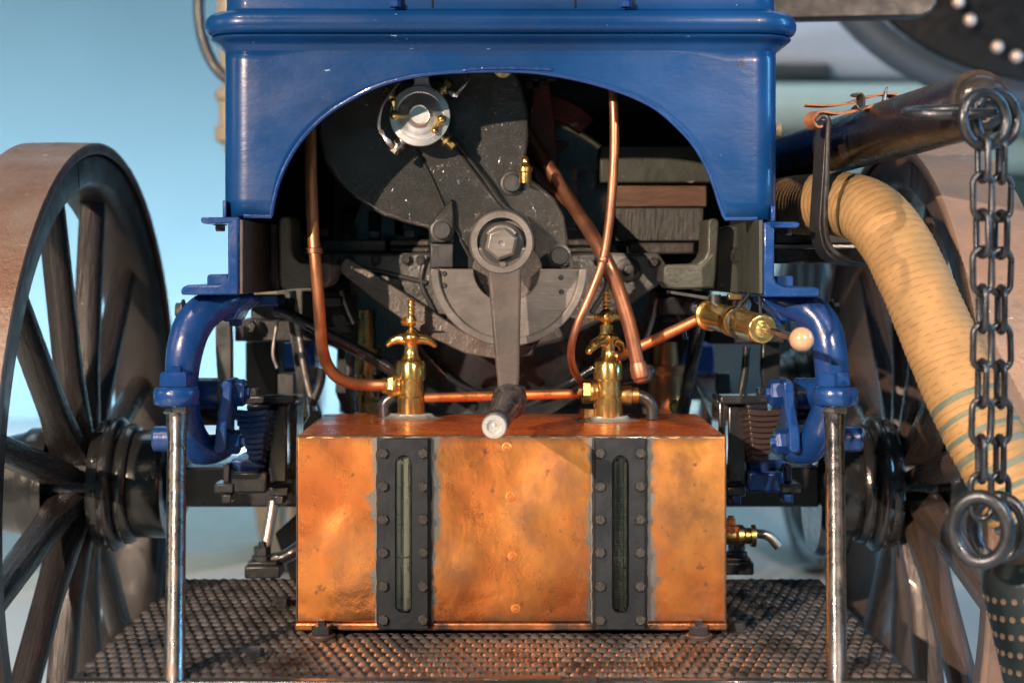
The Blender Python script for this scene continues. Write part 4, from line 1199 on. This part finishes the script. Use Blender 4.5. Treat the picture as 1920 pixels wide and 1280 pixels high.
# ---- wheels ----
WC = 2.45
HZ = 0.535
def wheel(xc, sgn, yc, hz, Rr, name, nsp=12, detail=True, phase=0.0, wood=WOOD, rimm=WOODF, tyrem=TYRE, label=None):
    """sgn = -1: left in the picture; xc is the inner face of the rim"""
    wh = empty(name, (xc, yc, hz), car)
    if label: wh['label'] = label
    out = Vector((sgn, 0, 0))
    def LX(bm, prof, seg=96): lathe(bm, (xc, yc, hz), out, prof, seg)
    bm = NB()
    LX(bm, [(0.0, Rr - .017), (-.003, Rr - .013), (-.003, Rr - .004), (0.000, Rr), (.052, Rr + .001), (.105, Rr), (.108, Rr - .004), (.108, Rr - .013), (.105, Rr - .017)], 128)
    # hollow: remove end caps
    caps = [f for f in bm.faces if len(f.verts) > 4]
    bmesh.ops.delete(bm, geom=caps, context='FACES_ONLY')
    finish("tyre", bm, tyrem, wh, sharp=50)
    bm = NB()
    prof = [(.010, Rr - .0165), (.004, Rr - .021), (.004, Rr - .058), (.012, Rr - .070), (.030, Rr - .074), (.078, Rr - .074), (.094, Rr - .070), (.102, Rr - .058), (.102, Rr - .021), (.096, Rr - .0165)]
    LX(bm, prof, 128)
    caps = [f for f in bm.faces if len(f.verts) > 4]
    bmesh.ops.delete(bm, geom=caps, context='FACES_ONLY')
    finish("felloe", bm, rimm, wh, sharp=50)
    if detail:
        for k in range(nsp // 2):     # joints between felloe pieces
            a = 2 * PI * (k + .5) / (nsp // 2) + phase
            bm = NB()
            d = Vector((0, math.sin(a), math.cos(a)))
            t = Vector((0, math.cos(a), -math.sin(a)))
            c = Vector((xc, yc, hz))
            p = c + out * .0036
            vs = [p + d * (Rr - .060) - t * .0007, p + d * (Rr - .060) + t * .0007, p + d * (Rr - .022) + t * .0007, p + d * (Rr - .022) - t * .0007]
            vs = [bm.verts.new(v) for v in vs] + [bm.verts.new(v + out * .004) for v in vs]
            for f in ((0, 1, 2, 3), (7, 6, 5, 4), (0, 4, 5, 1), (1, 5, 6, 2), (2, 6, 7, 3), (3, 7, 4, 0)): bm.faces.new([vs[i] for i in f])
            finish("felloe_joint", bm, DARK, wh)
    # one spoke, then copies
    xs = xc + sgn * .050          # at the rim
    xh = xc + sgn * .038
    r0, r1 = .062, Rr - .070
    bm = NB()
    n = 14
    rings = []
    for i in range(n + 1):
        t = i / n
        r_ = r0 + (r1 - r0) * t
        # wide flat foot in the nave, oval in the middle, round tenon with shoulder at the rim
        wt = .0085 + .013 * min(1, t * 4.0) if t < .25 else (.0215 - .003 * (t - .25) / .75)       # half width along the rim
        wx = (.034 - .0085 * min(1, t / .3)) if t < .3 else (.0255 - .002 * (t - .3) / .7)            # half width along the axle
        if t > .93: wt *= 1.06
        cx_ = xh + (xs - xh) * t
        ring = []
        for k in range(16):
            a = 2 * PI * k / 16
            ex = 2.0 + (2.0 * max(0, .25 - t) / .25)
            ca, sa = math.cos(a), math.sin(a)
            q = (abs(ca) ** ex + abs(sa) ** ex) ** (-1 / ex)
            if abs(ca * q) > .84:       # narrow flat on both edges, with crisp arrises
                sa = sa * (.84 / abs(ca)) if abs(ca) > .5 else sa; ca = math.copysign(.84 / q, ca)
            # the inner edge carries a sharper arris
            ring.append(bm.verts.new((cx_ - xc + wx * ca * q, wt * sa * q, r_)))
        rings.append(ring)
    for A, B in zip(rings, rings[1:]):
        for k in range(16): bm.faces.new((A[k], A[(k + 1) % 16], B[(k + 1) % 16], B[k]))
    bm.faces.new(rings[0][::-1]); bm.faces.new(rings[-1])
    src = finish("spoke", bm, wood, wh, org=(0, 0, 0))
    src.location = (0, 0, 0); WORLD[src.name] = Vector((xc, yc, hz))
    src.rotation_euler = (phase, 0, 0)
    for k in range(1, nsp):
        inst(src, "spoke", wh, (xc, yc, hz), (phase + 2 * PI * k / nsp, 0, 0))
    # nave
    bm = NB()
    LX(bm, [(-.105, .060), (-.105, .080), (-.100, .084), (-.055, .084), (-.053, .090), (-.046, .094), (-.040, .094), (-.034, .090), (-.030, .0905), (-.016, .0985), (.000, .100), (.004, .097), (.006, .060)], 64)
    finish("inner_flange", bm, HUB, wh, sharp=40)
    bm = NB(); LX(bm, [(-.034, .094), (-.030, .1035), (-.022, .1055), (-.014, .1035), (-.011, .096)], 64); finish("nave_band", bm, HUB, wh, sharp=60)
    bm = NB(); LX(bm, [(.004, .058), (.072, .058)], 48); finish("nave", bm, HUB, wh)
    bm = NB(); LX(bm, [(.070, .06), (.072, .099), (.085, .100), (.088, .092), (.10, .088), (.112, .088), (.12, .082), (.17, .070), (.175, .04), (.178, 0)], 64); finish("outer_flange", bm, HUB, wh, sharp=40)
    if detail:
        for k in range(nsp):
            a = phase + 2 * PI * (k + .5) / nsp
            p = Vector((xc - sgn * .0005, yc + math.sin(a) * .0995, hz + math.cos(a) * .0995)) + Vector((sgn * -.006, 0, 0))
            bm = NB()
            n_ = Vector((0, math.sin(a), math.cos(a)))
            lathe(bm, p - n_ * .003, n_, [(0, .0062), (.0035, .0060), (.0042, .0048), (.0042, 0)], 14)
            finish("flange_screw", bm, HUB, wh)
    return wh
wheel(-.640, -1, WC, HZ, .535, "front_wheel", phase=R(15), label="black wooden spoked wheel at the left")
wheel(.597, 1, WC, HZ, .535, "front_wheel", wood=M("brown_black_spoke", (0.060, 0.042, 0.034), 0, 0.30, 0.35, 14, (9, 9, 0.6), bump=1.0, bscale=22, bstretch=(9, 9, 0.35), coat=0.15), tyrem=M("lit_tan_tyre", (0.27, 0.185, 0.14), .2, .5, .15, 14, bump=1.1, bscale=120, col2=(.21, .16, .13), mscale=7, chips=(.6, .5, .42), chip_lo=.72), rimm=M("brown_felloe", (0.075, 0.045, 0.030), 0, .42, .35, 9, bump=.9, bscale=26), phase=R(15), label="black wooden spoked wheel at the right")  # warm light on this wheel put into its tyre, felloe and spoke colours
DW = M("far_cream_wheel", (0.24, 0.21, 0.15), 0, .5, .1)
_lw = wheel(-.61, -1, 4.55, .53, .53, "rear_wheel", nsp=12, detail=False, wood=DW, rimm=DW, tyrem=DW, label="cream rear wheel far behind")
_lw.scale = (.6, 1, 1)
wheel(.86, 1, 4.55, .53, .53, "rear_wheel", nsp=12, detail=False, wood=GREYD, rimm=GREYD, tyrem=GREYD, label="dark rear wheel far behind")
# brake drum behind the right wheel, and small hub ring
bm = NB(); lathe(bm, (W(1520, 0, 2.5).x, 2.5, HZ - .03), (1, 0, 0), [(0, .045), (0, .088), (.01, .095), (.05, .095), (.05, .05)], 48); finish("steering_hub", bm, BLACKG, car, sharp=40)
bm = NB(); lathe(bm, (W(345, 0, 2.5).x, 2.5, HZ - .0), (-1, 0, 0), [(0, .045), (0, .06), (.01, .07), (.02, .07), (.02, .05)], 48); finish("steering_hub", bm, BLACKG, car, sharp=40)

# ---- tread plate platform ----
PZ = 0.400
px0, px1, py0, py1 = -.507, .475, 1.795, 2.372
bm = NB(); box(bm, (px0, py0, PZ - .030), (px1, py1, PZ - .0035)); plat = tag(finish("platform", bm, BLACK, car, bevel=.002), "black iron footplate with raised diamond pattern")
def treadplate():
    bm = NB()
    sx, sy = .0148, .0235
    nx = int((px1 - px0) / sx); ny = int((py1 - py0) / sy)
    box(bm, (px0 + .002, py0 + .002, PZ - .0034), (px1 - .002, py1 - .001, PZ))
    for f in bm.faces: f.material_index = 1
    for j in range(ny):
        for i in range(nx):
            cx_ = px0 + sx * (i + .5 + (.5 if j % 2 else 0)); cy_ = py0 + sy * (j + .6)
            if cx_ > px1 - sx * .6: continue
            h = .0054 + random.uniform(-.0007, .0004)
            a, bf, bb = sx * .54, sy * .34, sy * .15
            tl = .0016 + random.uniform(-.0006, .0006)      # the strand leans a little
            base = [bm.verts.new((cx_ + x, cy_ + y, PZ + .0001)) for x, y in ((-a, -tl), (-a * .45, -bf * .8), (a * .45, -bf), (a, tl), (a * .5, bb + tl), (-a * .5, bb - tl))]
            rg_ = [bm.verts.new((cx_ + a * u, cy_ + tl * u + v * sy, PZ + h * q)) for u, v, q in ((-.6, .02, .72), (0, .06, 1), (.6, .06, .80))]
            for f in ((base[0], base[1], rg_[0]), (base[1], base[2], rg_[1], rg_[0]), (base[2], rg_[2], rg_[1]), (base[2], base[3], rg_[2]),
                      (base[3], base[4], rg_[2]), (base[4], rg_[1], rg_[2]), (base[4], base[5], rg_[0], rg_[1]), (base[5], base[0], rg_[0])):
                bm.faces.new(f)
    return bm
o = finish("tread_plate", treadplate(), [TREAD, M("tread_plate_base", (.014, .013, .013), 0, .6, .3)], plat, sharp=34, recalc=False)  # near-black base between the paler bumps
for x, y, r_, m_ in ((527, 1127, .0125, BLACK), (478, 1222, .0115, BLACKG), (1397, 1108, .0095, BLACK), (1383, 1172, .0115, BLACK), (1105, 1279, .012, BLACK)):
    d = .472 * F / (y + 8 - 502)
    p = Vector(((x - 955) * d / F, d, PZ + .001))
    bolt("bolt", plat, p, r_, m_, UP, h=.95, washer=True, turn=.3)
bm = NB(); box(bm, (px0 - .003, py0 - .014, PZ - .032), (px1 + .004, py0 - .0005, PZ + .0015)); finish("front_edge", bm, BLACK, plat, bevel=.002)
bm = NB(); box(bm, (.155, py0 - .020, PZ - .028), (.30, py0 - .0145, PZ + .004)); finish("edge_clip", bm, BLACKG, plat, bevel=.002)
bm = NB(); box(bm, (-.03, py0 - .016, PZ + .0016), (.06, py0 + .002, PZ + .0046)); finish("edge_clip", bm, BLACK, plat, bevel=.001)

# nut stacks on angle pads behind the tank, with stay and pipe
for x, yb in ((492, 1085), (1381, 1078)):
    st_ = empty("stay_foot", W(x, yb, 2.36), car)
    bm = NB(); pbox(bm, x - 34, yb - 24, x + 33, yb, 2.345, 2.40); finish("pad", bm, BLACK, st_, bevel=.003)
    bm = NB(); pbox(bm, x - 28, yb - 32, x + 27, yb - 24.5, 2.35, 2.40); finish("pad", bm, BLACK, st_, bevel=.002)
    bm = NB(); q = W(x, yb - 32, 2.375); lathe(bm, q, (0, 0, 1), [(0, .0165), (.010, .0165), (.012, .012), (.013, .012)], 6); lathe(bm, q + Vector((0, 0, .013)), (0, 0, 1), [(0, .013), (.010, .013), (.012, .010), (.012, .006), (.018, .006), (.019, 0)], 6)
    finish("nut", bm, IRON, st_, sharp=20)
bm = NB(); cyl(bm, W(497, 1035, 2.40), W(513, 940, 2.42), .0082); finish("stay_rod", bm, ZINC, car)
bm = NB(); tube(bm, [W(500, 1050, 2.38), W(530, 1045, 2.38), W(556, 1030, 2.38), W(585, 1005, 2.40)], .0105, 14, 6); finish("pipe", bm, BLACKG, car)
bm = NB(); prism(bm, [(515, 1000), (560, 960), (640, 960), (640, 1088), (545, 1088)], 2.55, 2.58); finish("gusset", bm, DARK, car, bevel=.003)

# drain tap, right of the tank
tap = empty("drain_tap", W(1395, 1003, 2.30), car)
bm = NB(); lathe(bm, W(1340, 1004, 2.30), (1, 0, 0), [(0, .012), (.03, .013), (.034, .017), (.042, .016), (.045, .012), (.052, .012), (.053, .0165), (.060, .0165), (.061, .009)], 24)
finish("tap_body", bm, BRASSD, tap)
bm = NB(); lathe(bm, W(1370, 1010, 2.30), (0, 0, 1), [(0, .012), (.02, .0115), (.022, .007), (.03, .007), (.031, .005), (.034, .005)], 16); finish("tap_key", bm, COPT, tap)
bm = NB(); tube(bm, [W(1398, 1003, 2.30), W(1422, 1000, 2.30), W(1442, 1005, 2.30), W(1460, 1024, 2.30)], .0072, 16, 6); finish("spout", bm, ZINC, tap, sharp=60)

# footboard at the upper right
bm = NB(); prism(bm, [(1440, -60), (1745, -60), (1757, -30), (1758, 5), (1748, 22), (1728, 31), (1640, 33), (1440, 37)], 2.48, 2.52)
tag(finish("side_board", bm, M("soft_black_board", (.035, .033, .032), 0, .5, .15), car, bevel=.004), "dark board with a rounded end")
bm = NB(); cyl(bm, W(1453, 243, 2.2), W(1463, 243, 2.2), .012); finish("side_button", bm, CREAM, car)

# ---------------------------------------------------------------- draw pole
pole = empty("carrying_pole", W(1650, 240, 1.95))
tag(pole, "black tapered steel pole with iron end fitting, strapped above the tan hose at the right", "pole")
bm = NB()
a, b = W(1428, 316, 2.46), W(1850, 190, 1.77)
ax = b - a; Ln = ax.length
lathe(bm, a, ax, [(0, 0), (0, .039), (Ln * .45, .038), (Ln * .62, .0375), (Ln * .625, .0390), (Ln * .97, .0385), (Ln * .98, .0385)], 48)
finish("pole_tube", bm, M("worn_black_pole", (0.022, 0.017, 0.015), .25, .30, .4, 12, bump=.25, bscale=18, col2=(.06, .04, .03), mscale=8, lo=.55, hi=.7), pole)
bm = NB(); lathe(bm, a + ax * .80, ax, [(0, .0375), (.002, .0385), (Ln * .16, .0370), (Ln * .19, .031), (Ln * .205, .024), (Ln * .21, 0)], 40); finish("end_fitting", bm, M("chipped_black_iron", (.03, .028, .028), .3, .36, .3, 20, bump=1.2, bscale=60, chips=(.4, .36, .34), chip_lo=.66), pole, sharp=60)
bm = NB(); u = ax.normalized()
for off in (Vector((0, -.031, .004)), ):
    tube(bm, [a + ax * .60 + off + Vector((0, -.002, -.008)), a + ax * .78 + off + Vector((0, -.004, -.006)), a + ax * .92 + off + Vector((0, -.002, .002))], [.003, .0075, .006], 14, 6, flat=(1, .5))
finish("side_rib", bm, BLACKG, pole)
# closed link through the end fitting
bm = NB()
c = W(1798, 205, 1.700)
pts = []
for k in range(33):
    t = 2 * PI * k / 32
    pts.append(c + Vector((.050 * math.cos(t), .030 + .034 * math.sin(t), .006 * math.sin(t) + .001 * math.cos(t))))
tube(bm, pts, .0058, 14, 1, closed=True)
finish("end_link", bm, CHAIN, pole)

# ---------------------------------------------------------------- chain
ch = empty("chain", W(1860, 600, 1.68))
tag(ch, "double strand of steel chain hanging from big rings on the pole end", "chain")
def torus(bm, c, r, rt, ry=None, tilt=0, yaw=0, n=48, seg=14):
    pts = []
    for k in range(n + 1):
        t = 2 * PI * k / n
        v = Vector((r * math.cos(t), 0, (ry or r) * math.sin(t)))
        v = Matrix.Rotation(yaw, 3, 'Z') @ v
        pts.append(Vector(c) + v)
    tube(bm, pts, rt, seg, 1, closed=True)
for c, r, ry, rt, yaw in ((W(1846, 224, 1.69), .0288, .0294, .0058, R(22)), (W(1868, 222, 1.74), .0290, .0295, .0058, R(22)),
                          (W(1838, 992, 1.685), .0290, .0355, .0080, R(-26)), (W(1872, 988, 1.725), .0280, .0340, .0070, R(-26))):
    bm = NB(); torus(bm, c, r, rt, ry, yaw=yaw); finish("ring", bm, CHAIN, ch)
# link mesh (upright, in the XZ plane)
def link_bm():
    bm = NB()
    hl, hw_, rt = .0230, .0112, .0036
    pts = []
    for k in range(13): t = PI * k / 12; pts.append(Vector((hw_ * math.cos(t), 0, hl - hw_ + hw_ * math.sin(t))))
    for k in range(13): t = PI + PI * k / 12; pts.append(Vector((hw_ * math.cos(t), 0, -(hl - hw_) + hw_ * math.sin(t))))
    pts.append(pts[0].copy())
    tube(bm, pts, rt, 12, 1, closed=True)
    return bm
lk = finish("link", link_bm(), CHAIN, ch, org=(0, 0, 0))
first = True
for sx, dd, ztop_px, ph in ((1843, 1.69, 297, 1), (1878, 1.735, 300, 1)):
    zt = W(0, ztop_px, dd).z
    zb_ = W(0, 930, dd).z
    n = 10
    step = (zt - zb_) / (n - 1)
    sc_ = step / .0384
    for i in range(n):
        x = W(sx + (1838 - sx if dd < 1.7 else 1872 - sx) * i / n * .6, 0, dd).x
        loc = Vector((x, dd + .001 * math.sin(i), zt - step * i))
        rz = (R(90) if i % 2 == 0 else 0) + R(random.uniform(-10, 10)) + R(8)
        ry = R(random.uniform(-2.5, 2.5))
        if first:
            lk.location = loc - origin(ch); WORLD[lk.name] = loc; lk.rotation_euler = (0, ry, rz); lk.scale = (1, 1, sc_); first = False
        else:
            inst(lk, "link", ch, loc, (0, ry, rz), (1, 1, sc_))

# ---------------------------------------------------------------- hose
HP = [(1413, 392, 2.62), (1434, 390, 2.44), (1470, 386, 2.27), (1530, 383, 2.18), (1585, 384, 2.11), (1635, 404, 2.05), (1678, 455, 2.01), (1712, 520, 1.985), (1742, 590, 1.965), (1772, 660, 1.945), (1805, 735, 1.92), (1842, 810, 1.895), (1880, 880, 1.875), (1925, 960, 1.86)]
hose = empty("suction_hose", W(1700, 560, 2.0))
tag(hose, "thick tan canvas ribbed hose curving down with green banded end", "hose")
bm = NB()
pathP = [W(*p) for p in HP]
P = spline(pathP, 30)
# resample evenly
lens = [0]
for p, q in zip(P, P[1:]): lens.append(lens[-1] + (q - p).length)
tot = lens[-1]
N_ = 760
Q = []
j = 0
for i in range(N_ + 1):
    s = tot * i / N_
    while j < len(lens) - 2 and lens[j + 1] < s: j += 1
    f = (s - lens[j]) / max(1e-9, lens[j + 1] - lens[j])
    Q.append(P[j].lerp(P[j + 1], f))
pitch = .0092
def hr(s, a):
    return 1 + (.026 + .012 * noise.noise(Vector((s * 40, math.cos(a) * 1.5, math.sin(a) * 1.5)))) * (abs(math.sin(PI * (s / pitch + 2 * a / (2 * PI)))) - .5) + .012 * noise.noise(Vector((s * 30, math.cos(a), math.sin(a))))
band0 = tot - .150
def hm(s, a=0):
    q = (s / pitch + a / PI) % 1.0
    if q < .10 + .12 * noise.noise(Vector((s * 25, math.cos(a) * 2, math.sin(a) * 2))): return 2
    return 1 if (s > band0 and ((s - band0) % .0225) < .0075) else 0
rads = [.0370] * 4 + [.0395] + [.0420, .0435, .0440, .0445, .0450, .0460, .0465, .0470, .0470]
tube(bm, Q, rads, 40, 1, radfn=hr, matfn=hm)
finish("hose_body", bm, [HOSE, HOSEG, M("hose_groove_shade", (0.23, 0.138, 0.06), 0, .7, .2, 20, bump=.3, bscale=170)], hose, sharp=180)  # groove faces darker, the shade between ribs put into the colour
bm = NB(); e = W(1915, 925, 1.868); dr = (P[-1] - P[-30]).normalized()
lathe(bm, e, dr, [(0, .046), (.004, .0495), (.014, .0495), (.018, .047), (.020, .049), (.030, .049), (.034, .046), (.08, .045), (.085, .05), (.10, .05), (.104, .04)], 48)
finish("coupling", bm, STEEL, hose)
# second limb of the hose behind
bm = NB()
HP2 = [(1800, 600, 2.16), (1840, 680, 2.14), (1880, 760, 2.12), (1920, 830, 2.10), (1965, 910, 2.1)]

# strainer hanging below the coupling
stn = empty("hose_strainer", W(1950, 1150, 1.80))
tag(stn, "dark perforated iron strainer below the hose end at lower right", "strainer")
bm = NB()
c0, c1 = W(1925, 1030, 1.80), W(2000, 1420, 1.80)
axs = (c1 - c0)
lathe(bm, c0, axs, [(0, .03), (.005, .047), (.018, .055), (.035, .058), (.26, .050), (.262, .03)], 56)
body = finish("strainer_body", bm, STRN, stn, sharp=40)
bm = NB()
un = axs.normalized(); e1 = Vector((0, -1, 0)); e2 = un.cross(e1).normalized()
HOLE = M("strainer_hole_glint", (0.13, .10, .07), .3, .5, .6, 60)  # tan discs paint the light dots at the holes
k = 0
first = None
for j in range(9):
    for i in range(9):
        a_ = -.25 + (i + (.5 if j % 2 else 0)) * .24
        t = .045 + j * .021
        rr_ = .0585 - .0355 * (t - .035) * .99
        rr_ = .058 - (t - .035) / .225 * .008
        nrm = (e1 * math.cos(a_) + e2 * math.sin(a_)).normalized()
        q = c0 + un * t + nrm * (rr_ + .0002)
        rot = nrm.to_track_quat('-Y', 'Z').to_euler()
        if first is None:
            b2 = NB(); lathe(b2, (0, 0, 0), (0, -1, 0), [(-.002, .0042), (.0006, .0036), (.0007, 0)], 12)
            first = finish("hole", b2, HOLE, stn, org=(0, 0, 0))
            first.location = q - origin(stn); first.rotation_euler = rot
        else:
            inst(first, "hole", stn, q, rot)
bm.free()

# ---------------------------------------------------------------- leather strap round the pole and the hose
stp = empty("leather_strap", W(1550, 360, 2.10))
tag(stp, "black leather strap with buckle looped around pole and hose", "strap")
def ribbon(bm, pts, wid, th, sm=8):
    """flat strap: width along Y (depth), thickness in the picture plane"""
    P = spline(pts, sm)
    T, N, B = frames(P)
    rings = []
    for p, t in zip(P, T):
        yv = Vector((.45, -1, 0)); yv = (yv - t * yv.dot(t)).normalized(); nn = t.cross(yv)
        rings.append([bm.verts.new(p + yv * wid * u + nn * th * v) for u, v in ((-.5, -.5), (.5, -.5), (.5, .5), (-.5, .5))])
    for A, C in zip(rings, rings[1:]):
        for k in range(4): bm.faces.new((A[k], A[(k + 1) % 4], C[(k + 1) % 4], C[k]))
    bm.faces.new(rings[0][::-1]); bm.faces.new(rings[-1])
bm = NB()
D = 2.07
ribbon(bm, [W(x, y, d) for x, y, d in ((1547, 226, D), (1540, 260, D), (1536, 320, D), (1532, 380, D), (1530, 430, D), (1541, 470, D), (1565, 489, D), (1600, 496, D + .02), (1640, 494, D + .05))], .024, .0042)
finish("strap_loop", bm, LEATH, stp, bevel=.001)
bm = NB()
ribbon(bm, [W(x, y, 2.03) for x, y in ((1690, 192), (1672, 180), (1650, 178), (1620, 184), (1590, 194), (1550, 199), (1510, 198))], .020, .0028)
finish("strap_end", bm, LEATHB, stp, bevel=.0006)
bm = NB()
ribbon(bm, [W(x, y, 2.02) for x, y in ((1666, 196), (1630, 200), (1600, 208), (1565, 214), (1535, 211), (1522, 217), (1518, 228), (1526, 238), (1540, 238))], .022, .0032)
finish("strap_fold", bm, LEATHB, stp, bevel=.0006)
bm = NB()
ribbon(bm, [W(x, y, 2.01) for x, y in ((1598, 181), (1606, 177), (1613, 182), (1614, 196), (1608, 204), (1600, 200))], .016, .0026)
finish("strap_keeper", bm, LEATH, stp, bevel=.0008)
bm = NB(); tube(bm, [W(1530, 228, 2.01), W(1542, 218, 2.01), (W(1553, 226, 2.01)), W(1552, 260, 2.012), W(1550, 330, 2.014), W(1547, 420, 2.02), W(1556, 462, 2.025), W(1580, 482, 2.03), W(1610, 490, 2.05), W(1640, 488, 2.07)], .0036, 10, 8); finish("strap_edge", bm, LEATH, stp)
bm = NB(); tube(bm, [W(1658, 192, 2.02), W(1660, 176, 2.02), W(1664, 162, 2.02)], [.004, .0025, .0008], 10, 5); finish("buckle_tongue", bm, IRON, stp)

# ---------------------------------------------------------------- the blurred background
# lamp post like stand with a ring at the left, behind the hood
stand = empty("side_column", (W(412, 0, 4.0).x, 4.0, 1.1), car)
tag(stand, "blurred cream column with fittings behind the hood")
bm = NB(); xx = W(432, 0, 4.0).x
lathe(bm, (xx, 4.0, 0), (0, 0, 1), [(1.165, .0), (1.17, .016), (1.19, .018), (1.20, .038), (1.235, .042), (1.24, .030), (1.30, .030), (1.31, .042), (1.33, .038), (1.34, .022), (1.42, .028), (1.45, .035), (1.62, .035)], 32)
finish("post", bm, CREAM, stand)
rg = empty("steering_wheel", W(440, 40, 3.6), car)
bm = NB(); torus(bm, W(452, 10, 3.6), .098, .013, .18, n=64); tag(finish("wheel_rim", bm, GREYD, rg)); tag(rg, "blurred dark wheel rim above the left corner of the hood")

# neighbouring vehicle, far right, out of focus
nv = empty("neighbouring_vehicle", (2.4, 7.2, 0))
tag(nv, "blurred pale teal vehicle in the background at the right", "vehicle")
PT = M("pale_teal_coachwork", (0.42, 0.56, 0.55), 0, .4, .05)
PW_ = M("pale_lilac_roof", (0.46, 0.52, 0.62), 0, .4, .05)
bm = NB(); pbox(bm, 1380, 150, 2100, 250, 7.0, 8.6); finish("body", bm, PT, nv, bevel=.12, seg=4)
bm = NB(); prism(bm, [(1400, 140), (1420, 60), (1520, 20), (1700, 20), (1850, 60), (2050, 150)], 7.3, 8.5); finish("roof", bm, PW_, nv, bevel=.12, seg=4)
bm = NB(); pbox(bm, 1400, 118, 1560, 146, 7.22, 7.28); finish("window", bm, GREYD, nv, bevel=.02)
bm = NB(); pbox(bm, 1440, 245, 1560, 300, 6.9, 7.2); finish("wing", bm, GREYD, nv, bevel=.05)
bm = NB(); pbox(bm, 1400, 252, 2100, 330, 7.05, 8.5); finish("lower_body", bm, M("pale_teal_sill", (.30, .42, .42), 0, .5, .05), nv, bevel=.06)
bm = NB(); pbox(bm, 1840, 330, 2100, 420, 7.05, 8.5); finish("running_board", bm, M("dark_green_board", (.02, .06, .055), 0, .5, .05), nv, bevel=.05)
for cx_ in (1480, 1960):
    c = W(cx_, 470, 7.0); 
    bm = NB(); lathe(bm, (c.x, 7.0, .42), (0, 1, 0), [(0, .05), (-.02, .1), (.0, .34), (.0, .40), (.02, .42), (.12, .42), (.12, .1)], 48); finish("wheel", bm, M("far_wheel_%d" % cx_, (.10, .11, .11), 0, .5), nv)
# large black fender with studs at the top right
fd = empty("black_mudguard", W(1850, -50, 4.2))
tag(fd, "large blurred black round panel edged with shiny studs at the top right", "panel")
bm = NB(); c = W(1985, -190, 4.2)
lathe(bm, c, (0.0, -1, 0.0), [(0, .50), (.05, .50), (.06, .47), (.10, .30), (.12, 0)], 72)
for v in bm.verts: v.co.x = c.x + (v.co.x - c.x) * 1.25
finish("panel", bm, M("soft_black_panel", (.012, .010, .009), 0, .35, .1), fd)
bm = NB(); torus(bm, c + Vector((0, .06, 0)), .66, .045, .53, n=72); finish("outer_rim", bm, M("grey_rim", (.07, .10, .14), 0, .5), fd)
ST = M("stud_glint", (.95, .70, .6), .5, .3, .1)  # pinkish white puts the studs' blurred highlights into the colour
src = None
for x, y in ((1797, 4), (1819, 38), (1870, 88), (1906, 106), (1790, -22), (1950, 122)):
    p = W(x, y, 4.2); p.y = 4.07
    p = W(x, y, 4.07)
    if src is None:
        bm = NB(); sphere(bm, (0, 0, 0), .017, n=16); src = finish("stud", bm, ST, fd, org=(0, 0, 0)); src.location = p - origin(fd)
    else: inst(src, "stud", fd, p)
# a low pale plinth edge on the floor at the left, out of focus
bm = NB(); lathe(bm, (-1.9, 5.6, 0), (0, 0, 1), [(0, 1.5), (.05, 1.5), (.055, 1.48), (.055, 0)], 96)
tag(finish("display_plinth", bm, M("pale_plinth", (.30, .42, .45), 0, .4, .05)), "low round pale blue plinth on the floor behind the left wheel", "plinth")
